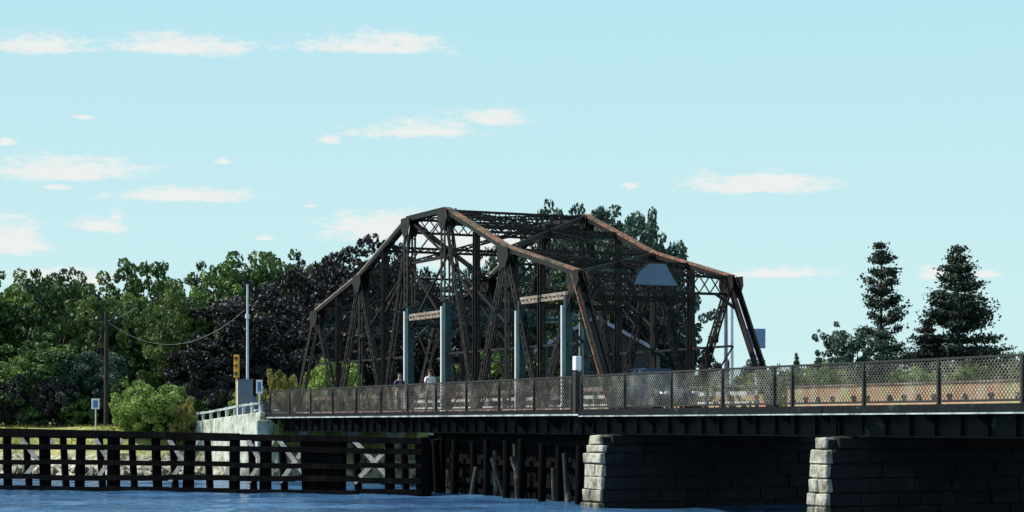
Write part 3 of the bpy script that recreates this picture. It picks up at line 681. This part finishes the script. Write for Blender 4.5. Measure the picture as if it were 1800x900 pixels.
# mooring piles, round, slightly tilted, with pale streaks
pl = [(838,.05,2.3,.06,85),(829,-.25,1.2,.05,83),(871,.05,1.9,.05,82),(884,.55,1.6,.045,81.5),(909,.1,2.2,.05,80),(921,.6,1.7,.045,79.5),(975,.05,1.3,.05,76.8),(997,.12,1.9,.05,75.2)]
names = ['leaning furthest left of the eight beside the black planked wall','short one second from left beside the black planked wall','upright beside the black planked wall, third from left','tilted beside the black planked wall, fourth from left','tall under the fence beside the black planked wall, fifth from left','tilted under the fence beside the black planked wall, sixth from left','short one near the pale stone pier, seventh from left','closest to the pale stone pier, rightmost of the eight']
order = sorted(range(8), key=lambda i: pl[i][0])
for rank, i in enumerate(order):
    px, lean, top, r, y = pl[i]; p = P(px, 745, y); g = MB(); g.tube(V(p.x+lean, p.y, -1.5), V(p.x-lean*.8, p.y, top), .13, .11, n=12)
    o = g.build('mooring_pile', M['pile']); tag(o, 'pale streaked timber pile '+names[rank].replace('leaning furthest left','standing furthest left'), 'pile', 'mooring piles in front of the truss')

# ------------------------------------------------------------------ trees
def leaf(mb, c, size, rnd):
    a = rnd.uniform(0, 6.283); b = rnd.uniform(-1, 1); n = Vector((math.cos(a)*math.sqrt(1-b*b), math.sin(a)*math.sqrt(1-b*b), b+.35)).normalized()
    x = n.orthogonal().normalized(); y = n.cross(x); th = rnd.uniform(0, 6.283); x, y = x*math.cos(th)+y*math.sin(th), y*math.cos(th)-x*math.sin(th)
    l = size*rnd.uniform(.7, 1.4); w = l*rnd.uniform(.45, .75)
    k = len(mb.v); mb.v += [tuple(c-x*l*.5), tuple(c+y*w*.5), tuple(c+x*l*.5+n*l*.12), tuple(c-y*w*.5)]; mb.f.append((k,k+1,k+2,k+3)); mb.sm.append(False)
def ball_in(rnd):
    while True:
        v = Vector((rnd.uniform(-1,1), rnd.uniform(-1,1), rnd.uniform(-1,1)))
        if v.length < 1: return v
def crown_mesh(seed, rx, rz, zc, nblob, nleaf, lsz, low=.25, blob=.2, shell=True):
    """leaf clumps spread through an uneven ellipsoid"""
    rnd = random.Random(seed); mb = MB(); centers = []
    for i in range(nblob):
        v = ball_in(rnd)
        if shell and v.length < .45: v = v.normalized()*rnd.uniform(.45, 1)
        ang = math.atan2(v.y, v.x); wob = 1+.22*math.sin(3*ang+seed)+.14*math.sin(5*ang+seed*2+v.z*3)
        fl = 1/max(.45, (1-min(.95, v.z*v.z)))**.28; c = Vector((v.x*rx*wob*fl, v.y*rx*wob*fl, zc+v.z*rz*(1+.12*math.sin(4*ang+seed*1.7)))); r = rx*blob*rnd.uniform(.6, 1.45); centers.append((c, r))
        for j in range(int(nleaf*(r/(rx*blob))**2)):
            d = ball_in(rnd); d = d.normalized()*(d.length**.45); d.z *= .72
            leaf(mb, c+d*r, lsz, rnd)
    return mb, centers
def trunk_mesh(seed, h, r, centers, k=9):
    rnd = random.Random(seed); mb = MB(); p = Vector((0,0,-.3)); pts = [p]
    for i in range(5): p = Vector((rnd.uniform(-.15,.15)*i*.4, rnd.uniform(-.15,.15)*i*.4, h*(i+1)/5)); pts.append(p)
    for i in range(5): mb.tube(pts[i], pts[i+1], r*(1-.16*i), r*(1-.16*(i+1)), n=8)
    for c, cr in rnd.sample(centers, min(k, len(centers))):
        st = pts[rnd.choice((2,3,4))]; mid = (st+c)/2+Vector((0,0,-.4)); mb.tube(st, mid, r*.4, r*.25, n=6); mb.tube(mid, c, r*.25, r*.08, n=5)
    return mb
PROTO = {}
def proto(kind, var):
    key = (kind, var)
    if key in PROTO: return PROTO[key]
    s = var*17+{'broad':1,'loose':2,'conifer':3,'pine':4,'shrub':5}[kind]*100
    if kind == 'broad': cm, cc = crown_mesh(s, 4.2, 4.8, 5.7, 190, 78, .30, blob=.135); tm = trunk_mesh(s, 8, .30, cc)
    elif kind == 'loose': cm, cc = crown_mesh(s, 3.6, 4.5, 6.4, 105, 62, .30, blob=.125); tm = trunk_mesh(s, 8.5, .24, cc, 22)
    elif kind == 'shrub': cm, cc = crown_mesh(s, 1.5, 1.25, 1.2, 90, 90, .15, blob=.19, shell=False); tm = trunk_mesh(s, 1.4, .06, cc, 12)
    elif kind in ('conifer', 'pine'):
        rnd = random.Random(s); cm = MB(); tm = MB(); H = 10.0; tm.tube((0,0,-.3), (0,0,H*.97), .20, .03, n=8)
        dense = kind == 'conifer'; nw = 38 if dense else 22; R0 = 3.5 if dense else 2.2
        for i in range(nw):
            u = (i+.5)/nw; z = H*(.05+.94*(round(u*(17 if dense else 11))/(17 if dense else 11)*.45+u*.55)+rnd.uniform(-.012,.012))
            rr = R0*((1-u)**(.85 if dense else .68))*(1 if dense else rnd.uniform(.7,1.15))+.10
            for j in range(8):
                if not dense and rnd.random() < .2: continue
                a = rnd.uniform(0, 6.283); l = rr*rnd.uniform(.45, 1.2); tip = Vector((math.cos(a)*l, math.sin(a)*l, z+(.10 if u > .5 else -.12)*l+(.3*l if not dense else 0))); b = Vector((0,0,z-.1)); tm.tube(b, tip, .035, .01, n=4)
                nl = int(l*(60 if dense else 60))+16
                for q in range(nl):
                    w = rnd.uniform(.18 if dense else .35, 1)**.7; c = b.lerp(tip, w); sp_ = (.27 if dense else .22)*(.45+.55*w)
                    leaf(cm, c+Vector((rnd.gauss(0,sp_), rnd.gauss(0,sp_), rnd.gauss(0,sp_*.45)+.12*l*w*w)), .19, rnd)
    co = cm.build('tmp', M['leaf_a']); to = tm.build('tmp', M['bark']); PROTO[key] = (co.data, to.data)
    bpy.data.objects.remove(co); bpy.data.objects.remove(to); return PROTO[key]
HT = {'broad': 10.9, 'loose': 11.2, 'shrub': 2.5, 'conifer': 10.0, 'pine': 10.3}
WD = {'broad': 4.8, 'loose': 4.2, 'shrub': 1.75, 'conifer': 3.0, 'pine': 2.1}
cmesh_cache = {}
def tree(kind, var, px, top, hw, y, leafmat, label, group=None, base=None, name=None, rot=None, cat=None):
    x = (px-900)/F*y; zb = ground_z(x, y) if base is None else base; ztop = CAMZ+(745-top)/F*y
    hw *= {'broad':1.28,'loose':1.25,'shrub':1.1,'conifer':1.15,'pine':1.6}[kind]
    cd_, td_ = proto(kind, var)
    key = (cd_.name, leafmat)
    if key not in cmesh_cache:
        m2 = cd_.copy(); m2.materials.clear(); m2.materials.append(M[leafmat]); cmesh_cache[key] = m2
    nm = name or {'broad':'broadleaf_tree','loose':'broadleaf_tree','shrub':'shrub','conifer':'spruce_tree','pine':'pine_tree'}[kind]
    sz = (ztop-zb)/HT[kind]; sx = hw/F*y/WD[kind]
    r = empty(nm, (x, y, zb), rot if rot is not None else (px*.37) % 6.28, label, cat or ('shrub' if kind == 'shrub' else 'tree'), group)
    r.scale = (sx, sx, sz)
    c = bpy.data.objects.new('crown' if kind != 'shrub' else 'foliage', cmesh_cache[key]); C.objects.link(c); c.parent = r
    t = bpy.data.objects.new('trunk' if kind != 'shrub' else 'stems', td_); C.objects.link(t); t.parent = r
    return r
GL = 'trees along the left bank'
T = tree
T('broad', 1, 25, 482, 82, 135, 'leaf_a', 'dark green tree at the left edge of the photo behind the grass bank', GL)
T('broad', 2, 112, 466, 66, 131, 'leaf_a', 'bushy green tree with a knobbly top, second from the left edge', GL)
T('loose', 1, 178, 492, 58, 128, 'leaf_b', 'light green tree rising behind the dark utility pole', GL)
T('loose', 2, 252, 438, 64, 150, 'leaf_a', 'tall green tree with a loose flat top showing sky, left part of the wood', GL)
T('broad', 3, 235, 505, 62, 133, 'leaf_a', 'rounded green tree right of the utility pole under the flat topped tree', GL)
T('broad', 1, 318, 500, 62, 127, 'leaf_b', 'bright yellow green tree above the big round shrub', GL)
T('loose', 3, 372, 455, 44, 148, 'leaf_a', 'narrow green tree poking up between the flat topped tree and the wide one', GL)
T('broad', 2, 458, 432, 88, 146, 'leaf_a', 'wide green treetop behind the white mast', GL)
T('broad', 4, 455, 485, 100, 128, 'leaf_c', 'big blackish purple tree right behind the white mast', GL)
T('broad', 3, 560, 440, 60, 140, 'leaf_c', 'dark tree left of the truss behind its lowest top chord', GL)
T('broad', 4, 655, 400, 92, 138, 'leaf_c', 'tall near black tree behind the left sloping chord of the truss', GL)
T('broad', 2, 545, 560, 62, 126, 'leaf_c', 'low dark tree just left of the end post at the far end of the truss', GL)
T('broad', 1, 75, 590, 75, 125, 'leaf_a', 'lower dark green tree at the left, in front of the knobbly one', GL)
T('broad', 3, 160, 610, 60, 124.5, 'leaf_d', 'low blue green tree behind the small white sign', GL)
T('broad', 4, 370, 585, 62, 125, 'leaf_c', 'low dark tree behind the yellow signal', GL)
T('broad', 2, -55, 470, 90, 133, 'leaf_a', 'green tree cut by the left edge of the photo', GL)
GM = 'trees behind the truss'
T('broad', 2, 742, 470, 60, 133, 'leaf_c', 'dark tree seen through the truss tower, left post', GM)
T('broad', 1, 838, 448, 40, 141, 'leaf_d', 'blue green loose tree seen through the truss right of the tower', GM)
T('broad', 3, 815, 520, 75, 131, 'leaf_c', 'low dark tree seen through the lower middle of the truss', GM)
T('broad', 1, 905, 455, 72, 139, 'leaf_d', 'dense blue green tree seen under the rusty chord', GM)
T('broad', 4, 968, 342, 62, 158, 'leaf_d', 'tall tree with open leafy top rising over the truss, left of the two', GM)
T('broad', 4, 1100, 350, 84, 153, 'leaf_d', 'tall full tree rising over the truss, right of the two', GM)
T('broad', 1, 985, 480, 85, 136, 'leaf_a', 'green tree seen through the right part of the truss beside the teal post', GM)
T('broad', 3, 1085, 470, 72, 137, 'leaf_c', 'dark tree seen through the portal above the roof', GM)
T('loose', 3, 1190, 495, 58, 150, 'leaf_d', 'sparse tree with light between its leaves seen through the right truss panels', GM)
T('broad', 2, 680, 560, 70, 129, 'leaf_c', 'low dark tree seen through the left part of the truss', GM)
T('broad', 4, 900, 600, 75, 128, 'leaf_a', 'low green tree seen just over the fence of the truss span', GM)
T('broad', 1, 1000, 610, 60, 128, 'leaf_c', 'low dark tree beside the dark house, over the fence', GM)
T('broad', 3, 1045, 340, 80, 162, 'leaf_d', 'tall tree filling the dip between the two highest crowns over the truss', GM)
T('broad', 1, 1148, 378, 56, 160, 'leaf_d', 'tree sloping down at the right flank of the highest crowns over the truss', GM)
T('broad', 2, 885, 425, 62, 160, 'leaf_d', 'tree just left of the highest crowns, behind the rusty chord', GM)
T('broad', 4, 1050, 500, 70, 145, 'leaf_c', 'dark tree behind the dark house, filling the portal', GM)
T('broad', 3, 1130, 500, 55, 147, 'leaf_c', 'dark tree right of the dark house, under the portal plate', GM)
for i, (px, ty) in enumerate([(0,500),(65,480),(135,492),(205,500),(290,470),(400,452),(505,442),(600,425),(700,440),(620,480),(775,520),(860,500)]):
    T('broad', 1+i % 4, px, ty, 62, 166+(i % 3)*4, 'leaf_a' if i < 6 else 'leaf_c', 'tree in the back row filling the gaps of the wood', 'trees in the back row of the wood')
GR = 'trees right of the bridge'
T('pine', 1, 1549, 418, 36, 215, 'needle', 'slender open pine with sky between its branches', GR)
T('conifer', 2, 1684, 436, 84, 215, 'needle', 'broad dense dark spruce, rightmost of the tall trees', GR)
T('loose', 1, 1470, 560, 36, 208, 'leaf_d', 'small leafy tree at the left foot of the slender pine', GR)
T('broad', 2, 1510, 575, 54, 205, 'leaf_d', 'bushy green tree in front of the slender pine', GR)
T('conifer', 1, 1630, 560, 46, 220, 'needle', 'short dark spruce between the slender pine and the broad spruce', GR)
T('broad', 3, 1783, 612, 30, 260, 'leaf_a', 'distant rounded treetop at the right edge', GR)
T('conifer', 3, 1400, 622, 15, 230, 'needle', 'tiny pointed conifer left of the small leafy tree', GR)
T('broad', 1, 1247, 612, 20, 200, 'leaf_c', 'small dark bush like tree seen between the last posts of the truss', GR)
T('broad', 2, 1325, 628, 24, 210, 'leaf_c', 'small dark tree at the foot of the right end post', GR)
T('conifer', 1, 1280, 632, 12, 215, 'needle', 'tiny dark conifer under the pair of pale poles', GR)
T('broad', 4, 1365, 636, 24, 225, 'leaf_c', 'low dark tree just right of the right end post', GR)
T('broad', 3, 1430, 634, 26, 225, 'leaf_a', 'low green treetop over the fence left of the slender pine', GR)
lows = [(1200,652),(1262,655),(1330,650),(1395,648),(1455,640),(1560,640),(1610,640),(1740,642),(1700,632),(1800,640),(1860,640),(1140,655)]
for i, (px, ty) in enumerate(lows):
    T('broad', 1+i % 4, px, ty, 42, 196+(i % 3)*4, 'leaf_b' if i % 2 else 'leaf_bush', 'low green tree in the far row seen through the fence mesh', 'low trees seen through the fence')
# shrubs
T('shrub', 1, 268, 672, 62, 117.5, 'leaf_bush', 'big round bright green shrub on the left bank', cat='shrub')
T('shrub', 3, 232, 705, 30, 117, 'leaf_bush', 'small light green shrub leaning against the left side of the big round shrub')
T('shrub', 2, 305, 682, 34, 118.3, 'leaf_a', 'darker green shrub behind the right side of the big round shrub')
T('shrub', 2, 325, 700, 26, 117, 'leaf_yellow', 'small yellow brown shrub at the foot of the wing wall')
T('shrub', 3, 492, 645, 30, 116, 'leaf_yellow', 'yellow green bush beside the grey cabinet')
T('shrub', 1, 590, 632, 52, 122, 'leaf_bush', 'grey green shrub behind the far end of the fence').scale.x *= 1
T('shrub', 2, 435, 690, 40, 120, 'leaf_bush', 'green shrub behind the grey cabinet and guard rail')
random.seed(40)
for i, px in enumerate([-20, 20, 60, 100, 145, 190, 230, 320, 365, 400, 450, 500, 540, 640, 690, 740, 790, 845, 900, 950, 1000, 1050, 1100]):
    T('shrub', 1+i % 3, px, random.uniform(660, 690), 38, 122.5+random.uniform(0,1.2)+(4 if px > 600 else 0), 'leaf_c' if i % 2 else 'leaf_a', 'dark undergrowth shrub at the foot of the trees', 'undergrowth shrubs below the trees')

for i in range(14):
    T('shrub', 1+i % 3, -30+i*88, 640+random.uniform(-12, 12), 62, 142+(i % 3), 'leaf_c' if i % 3 else 'leaf_a', 'tall dark thicket deep under the trees of the wood', 'thickets under the wood')
# ------------------------------------------------------------------ house behind
def house():
    y = 127.0; rz = R(-8)
    xc = (1048-900)/F*y; zg = ground_z(xc, y); zr = CAMZ+(745-556)/F*y
    h = empty('house', (xc, y, zg), rz, 'dark house with a steep gable roof behind the truss', 'house')
    hwid = 3.9; ze = zr-2.15; ln = 7; me = mw(h)
    zr -= zg; ze -= zg
    def loc(mb, name, m, parent=h): return mb.build(name, M[m], parent, world=False)
    g = MB(); g.add([(-hwid+.3,0,-.5),(hwid-.3,0,-.5),(hwid-.3,0,ze+.1),(0,0,zr-.18),(-hwid+.3,0,ze+.1),(-hwid+.3,ln,-.5),(hwid-.3,ln,-.5),(hwid-.3,ln,ze+.1),(0,ln,zr-.18),(-hwid+.3,ln,ze+.1)],
        [(0,1,2,3,4),(9,8,7,6,5),(0,5,6,1),(1,6,7,2),(4,3,8,9)[::-1],(2,7,8,3),(0,4,9,5)]); loc(g, 'wall', 'siding')
    for k in (-1, 1):
        g = MB(); a = Vector((0,-.4,zr)); b = Vector((k*hwid,-.4,ze)); c = Vector((k*hwid,ln+.4,ze)); d = Vector((0,ln+.4,zr)); dn = Vector((0,0,-.14))
        g.hexa([a+dn,b+dn,c+dn,d+dn,a,b,c,d]); rf = loc(g, 'roof', 'roof')
        g = MB(); g.beam(a+V(0,-.03,-.05), b+V(0,-.03,-.05), .05, .22); loc(g, 'rake_board', 'fascia', h)
    for x in (-1.7, 1.5):
        g = MB(); g.box((x-.5,-.05,1.2),(x+.5,-.002,2.6)); w = loc(g, 'window', 'fascia'); g = MB(); g.box((x-.42,-.07,1.28),(x+.42,-.052,2.52)); loc(g, 'pane', 'glass', w)
    g = MB(); g.box((-.5,-.05,-.2),(.4,-.002,2.1)); loc(g, 'door', 'fascia')
house()

# ------------------------------------------------------------------ poles, signal, signs
def gz(px, y): return ground_z((px-900)/F*y, y)
p = P(435, 745, 113.4); m_ = empty('mast', (p.x, p.y, 3.2), 0, 'tall thin white mast behind the grey cabinet', 'pole')
g = MB(); g.tube((p.x,p.y,3.2), (p.x,p.y,P(435,500,113.4).z), .085, .055, n=10); g.build('shaft', M['galv'], m_)
g = MB(); g.tube((p.x,p.y,3.1), (p.x,p.y,3.35), .2, .2, n=10); g.build('base', M['galv'], m_)
g = MB(); z = P(435,560,113.4).z; g.tube((p.x,p.y,z), (p.x,p.y,z+.25), .12, .12, n=10); g.build('collar', M['galv'], m_)
p = P(431, 745, 112.6); cb_ = empty('control_cabinet', (p.x, p.y, 3.2), R(12), 'blue grey control cabinet standing behind the guard rail', 'cabinet')
g = MB(); g.box((-.42,-.3,0),(.42,.3,P(431,668,112.6).z-3.2)); g.build('body', M['cabinet'], cb_, world=False, bevel=.02)
zt = P(431,668,112.6).z-3.2
g = MB(); g.box((-.46,-.34,zt),(.46,.34,zt+.05)); g.build('lid', M['cabinet'], cb_, world=False)
g = MB(); g.box((-.455,-.31,.1),(-.425,.27,zt-.05)); g.build('door', M['white'], cb_, world=False)
g = MB(); g.box((.25,-.33,.8),(.30,-.302,1.0)); g.build('handle', M['black'], cb_, world=False)
p = P(416, 745, 113.2); ts_ = empty('traffic_signal', (p.x, p.y, 3.2), 0, 'yellow three lamp traffic signal on a pole left of the grey cabinet', 'traffic light')
za, zb_ = P(416,664,113.2).z, P(416,624,113.2).z
g = MB(); g.tube((p.x,p.y,3.2), (p.x,p.y,za), .06, n=8); g.build('pole', M['yellow'], ts_)
g = MB(); g.box((p.x-.15,p.y-.12,za),(p.x+.15,p.y+.12,zb_)); hs = g.build('housing', M['yellow'], ts_, bevel=.03)
for k, m in enumerate(('green_lens','amber_lens','red_lens')):
    zc_ = za+(zb_-za)*(k+.5)/3
    g = MB(); g.tube((p.x-.02,p.y-.125,zc_), (p.x-.02,p.y-.14,zc_), .11, n=14); g.build('lens', M[m], hs)
    g = MB()
    for j in range(8):
        a0 = math.pi*j/8; a1 = math.pi*(j+1)/8; g.beam((p.x+.13*math.cos(a0),p.y-.22,zc_+.13*math.sin(a0)), (p.x+.13*math.cos(a1),p.y-.22,zc_+.13*math.sin(a1)), .2, .012, up=(math.cos((a0+a1)/2),0,math.sin((a0+a1)/2)))
    g.build('visor', M['yellow'], hs)
def sign(name, px, py, w, h, y, m, label, frame=None, base=None, rz=0):
    c = P(px, py, y); zb2 = gz(px, y) if base is None else base; r = empty(name, (c.x, c.y, zb2), rz, label, 'sign')
    H = c.z-zb2
    g = MB(); g.tube((0,.06,-.3), (0,.06,H+h*.4), .04, n=8); g.build('post', M['galv'], r, world=False)
    g = MB(); g.box((-w/2,-.02,H-h/2),(w/2,.02,H+h/2)); s = g.build('panel', M[m], r, world=False, bevel=.01)
    if frame:
        g = MB(); g.box((-w*.28,-.035,H-h*.34),(w*.28,-.022,H+h*.34)); g.build('face', M[frame], s, world=False)
    return r
sign('small_sign', 168, 710, .48, .62, 118, 'white', 'small white sign with a blue field on a post at the edge of the wood', 'bluesign')
sign('small_sign', 456, 680, .34, .75, 109, 'white', 'white and blue sign just right of the grey cabinet', 'bluesign', base=3.2)
rs = sign('road_sign', 1329, 595, .95, 1.0, 101, 'signback', 'blue sign on a post beside the right end post of the truss', base=2.9)
for px, lab in ((1276, 'darker of the two slender poles seen inside the right end of the truss'), (1286, 'pale slender pole seen inside the right end of the truss')):
    p = P(px, 745, 98 if px < 1280 else 97); o = empty('light_pole', (p.x, p.y, 0), 0, lab, 'pole')
    # beyond the bridge, standing in the shallows on a footing
    g = MB(); g.tube((p.x,p.y,-1.5), (p.x,p.y,P(px,525,98).z), .12, .09, n=10); g.build('shaft', M['galv' if px > 1280 else 'cabinet'], o)
    g = MB(); g.tube((p.x,p.y,P(px,525,98).z), (p.x,p.y,P(px,523,98).z), .12, n=10); g.build('cap', M['galv'], o)
    g = MB(); g.tube((p.x,p.y,-1.6), (p.x,p.y,.6), .45, n=12); g.build('footing', M['concrete'], o)
# utility pole and cable
p = P(187, 745, 121); up_ = empty('utility_pole', (p.x, p.y, gz(187,121)), 0, 'dark wooden utility pole in front of the left trees', 'pole')
zt = P(187, 548, 121).z
g = MB(); g.tube((p.x,p.y,gz(187,121)-.3), (p.x,p.y,zt), .16, .12, n=10); g.build('shaft', M['bark'], up_)
g = MB(); g.beam((p.x-.7,p.y,zt-.5), (p.x+.7,p.y,zt-.5), .1, .12); g.build('crossarm', M['bark'], up_)
for dx in (-.6, 0, .6):
    g = MB(); g.tube((p.x+dx,p.y,zt-.44), (p.x+dx,p.y,zt-.26), .05, .03, n=8); g.build('insulator', M['galv'], up_)
def cable(name, pts, r, label):
    g = MB()
    for i in range(len(pts)-1): g.tube(pts[i], pts[i+1], r, n=5)
    tag(g.build(name, M['wire']), label, 'cable', 'overhead cables')
def sag(a, b, s, n=16): return [a.lerp(b, i/n)+Vector((0,0,-4*s*(i/n)*(1-i/n))) for i in range(n+1)]
cable('overhead_cable', sag(P(190,566,120.8), P(430,545,119), 1.7), .013, 'sagging cable from the utility pole towards the right')
cable('overhead_cable', sag(P(190,564,120.8), P(240,540,122), .1), .02, 'short taut cable rising right from the utility pole into the trees')

# ------------------------------------------------------------------ cars
def car(name, loc, rz, paint, label, Lc=4.5, Wc=1.78, H=1.5):
    r = empty(name, loc, rz, label, 'car')
    # stations along x: (x, half width, z low, z belt)
    st = [(-2.22,.62,.45,.78),(-2.15,.80,.34,.92),(-1.7,.88,.26,.98),(-.8,.89,.22,.96),(.3,.89,.22,.94),(1.1,.88,.22,.90),(1.75,.84,.26,.80),(2.12,.72,.34,.66),(2.22,.55,.42,.58)]
    g = MB(); vs = []
    for x, w, zl, zh in st:
        for (a, b) in ((-.88,0),(-1,.25),(-1,.65),(-.90,1),(-.5,1.04),(.5,1.04),(.90,1),(1,.65),(1,.25),(.88,0)): vs.append((x, a*w, zl+(zh-zl)*b))
    n = 10; fs = [(i*n+k, (i+1)*n+k, (i+1)*n+(k+1) % n, i*n+(k+1) % n) for i in range(len(st)-1) for k in range(n)]
    fs += [tuple(range(n)), tuple((len(st)-1)*n+k for k in range(n-1, -1, -1))]
    g.add(vs, fs, True); b = g.build('body', M[paint], r, world=False)
    # greenhouse
    prof = [(-1.65,.95),(-.95,H-.04),(.25,H-.02),(1.15,.92)]
    bot, top = .80, .60
    v = [(-1.70,-bot,.95),(1.20,-bot,.91),(1.20,bot,.91),(-1.70,bot,.95),(-.98,-top,H-.05),(.30,-top,H-.05),(.30,top,H-.05),(-.98,top,H-.05)]
    g = MB(); g.hexa(v); g.build('windows', M['glass'], r, world=False, bevel=.03)
    g = MB(); g.hexa([(-1.02,-.63,H-.06),(.34,-.63,H-.06),(.34,.63,H-.06),(-1.02,.63,H-.06),(-.92,-.55,H),(.22,-.55,H),(.22,.55,H),(-.92,.55,H)]); g.build('roof', M[paint], r, world=False, bevel=.02)
    for k in (-1, 1):
        for (a, c) in (((1.2,k*.81,.9),(.3,k*.62,H-.05)),((-.25,k*.81,.93),(-.3,k*.62,H-.05)),((-1.7,k*.81,.94),(-.98,k*.62,H-.05))):
            g = MB(); g.beam(a, c, .06, .07); g.build('pillar', M[paint], r, world=False)
        for x in (-1.35, 1.38):
            w = empty('wheel', (x, k*.80, .32)); w.parent = r
            g = MB(); g.tube((0,-.10,0), (0,.10,0), .32, n=20); g.build('tyre', M['tyre'], w, world=False)
            g = MB(); g.tube((0,-.112,0), (0,.112,0), .20, n=14); g.build('rim', M['rim'], w, world=False)
        g = MB(); g.box((2.02,k*.58-.14,.60),(2.17,k*.58+.14,.72)); g.build('headlight', M['white'], r, world=False, bevel=.02)
        g = MB(); g.box((-2.20,k*.60-.12,.72),(-2.10,k*.60+.12,.88)); g.build('tail_light', M['red_lens'], r, world=False, bevel=.02)
        g = MB(); g.box((.85,k*.92-.09,.98),(1.0,k*.92+.09,1.10)); g.build('mirror', M[paint], r, world=False, bevel=.02)
    return r
cp = B(1.9, 4.3, DECK+.002); car('parked_car', cp, BRZ+math.pi, 'carpaint', 'dark blue car on the roadway under the portal of the truss', H=1.62)
cp = B(46.5, 2.6, zroad(46.5)+.004); car('parked_car', cp, BRZ+math.pi, 'cardark', 'dark car on the approach road behind the pale guard rail')

# ------------------------------------------------------------------ people
def skin_obj(name, verts, edges, radii, material, parent, sub=2):
    me = bpy.data.meshes.new(name); me.from_pydata(verts, edges, []); o = bpy.data.objects.new(name, me); C.objects.link(o)
    sk = o.modifiers.new('skin', 'SKIN'); sk.use_smooth_shade = True
    for i, r in enumerate(radii): me.skin_vertices[0].data[i].radius = (r, r) if isinstance(r, (int, float)) else r
    me.skin_vertices[0].data[0].use_root = True
    ss = o.modifiers.new('sub', 'SUBSURF'); ss.levels = sub; ss.render_levels = sub
    dg = bpy.context.evaluated_depsgraph_get(); dg.update(); m2 = bpy.data.meshes.new_from_object(o.evaluated_get(dg)); bpy.data.objects.remove(o)
    m2.materials.clear(); m2.materials.append(material); m2.polygons.foreach_set('use_smooth', [True]*len(m2.polygons))
    o2 = bpy.data.objects.new(name, m2); C.objects.link(o2); o2.parent = parent; return o2
def person(loc, rz, label, shirt, trousers, Hs=1.0, stride=.16, arm=.25):
    r = empty('person', loc, rz, label, 'person'); h = Hs
    # faces +x
    v = [(0,0,.98),(0,0,1.12),(0,0,1.30),(0,0,1.44),(.01,0,1.52),(.03,0,1.62),(.035,0,1.70)]; e = [(0,1),(1,2),(2,3),(3,4),(4,5),(5,6)]; rad = [(.13,.10),(.12,.09),(.15,.10),(.10,.07),.05,(.078,.095),(.070,.08)]
    def ch(start, pts, rs):
        k = start
        for p, q in zip(pts, rs): v.append(p); e.append((k, len(v)-1)); rad.append(q); k = len(v)-1
        return k
    for s in (-1, 1):
        d = stride*s
        ch(0, [(.0,s*.10,.90),(d*.7+.04,s*.10,.50),(d-.02,s*.10,.10),(d+.10,s*.11,.05),(d+.19,s*.12,.04)], [.085,.058,.042,.036,.028])
        a = -arm*s
        w = ch(3, [(.0,s*.19,1.40),(a*.35,s*.23,1.12),(a+.06,s*.22,.88),(a+.08,s*.22,.80)], [.052,.040,.028,(.024,.036)])
        for k in range(4): ch(w, [(a+.11-k*.022,s*.22,.765-.004*k),(a+.115-k*.024,s*.205,.725+.006*abs(k-1))], [.009,.008])
        ch(w, [(a+.125,s*.20,.80),(a+.135,s*.195,.77)], [.010,.008])
    v = [(x*h, y*h, z*h) for x, y, z in v]
    skin_obj('body', v, e, rad, M['skin'], r)
    g = MB(); 
    sv = [(0,0,.97),(0,0,1.12),(0,0,1.30),(0,0,1.42)]; se = [(0,1),(1,2),(2,3)]; sr = [(.165,.125),(.15,.115),(.175,.125),(.125,.095)]
    for s in (-1, 1):
        a = -arm*s; sv += [(0,s*.19,1.39),(a*.25,s*.225,1.20)]; k = len(sv)-2; se += [(3,k),(k,k+1)]; sr += [.075,.07]
    skin_obj('shirt', [(x*h,y*h,z*h) for x,y,z in sv], se, sr, M[shirt], r)
    tv = [(0,0,.98)]; te = []; tr = [(.15,.12)]
    for s in (-1, 1):
        d = stride*s; k = len(tv); tv += [(0,s*.10,.88),(d*.7+.03,s*.10,.50),(d-.02,s*.10,.14)]; te += [(0,k),(k,k+1),(k+1,k+2)]; tr += [.11,.078,.065]
    skin_obj('trousers', [(x*h,y*h,z*h) for x,y,z in tv], te, tr, M[trousers], r)
    skin_obj('hair', [(-.03*h,0,1.62*h),(-.015*h,0,1.70*h),(.02*h,0,1.755*h)], [(0,1),(1,2)], [(.07,.09),(.085,.10),(.06,.075)], M['hair'], r)
    for s in (-1, 1): 
        g = MB(); g.tube((.095*h,s*.03*h,1.655*h), (.108*h,s*.03*h,1.655*h), .010, n=8); g.build('eye', M['black'], r, world=False)
    g = MB(); g.add([(.10*h,-.014,1.615*h),(.10*h,.014,1.615*h),(.10*h,0,1.66*h),(.135*h,0,1.618*h)], [(0,1,3),(1,2,3),(2,0,3),(0,2,1)]); g.build('nose', M['skin'], r, world=False)
    return r
# positions on the sidewalk of the truss span
def t_of_px(px, s):
    lo, hi = -30, 60
    for _ in range(50):
        m = (lo+hi)/2; q = B(m, s, 0); x = 900+F*q.x/q.y
        if x > px: lo = m
        else: hi = m
    return (lo+hi)/2
tp = t_of_px(756, .8); person(B(tp, .8, DECK+.02), BRZ, 'person in a white shirt and pale trousers walking behind the mesh fence', 'shirt_white', 'trousers', 1.07)
tp = t_of_px(702, .9); person(B(tp, .9, DECK+.02), BRZ+math.pi, 'person in a dark violet shirt and white trousers walking behind the mesh fence', 'shirt_violet', 'shorts_white', 1.02, .12, .15)
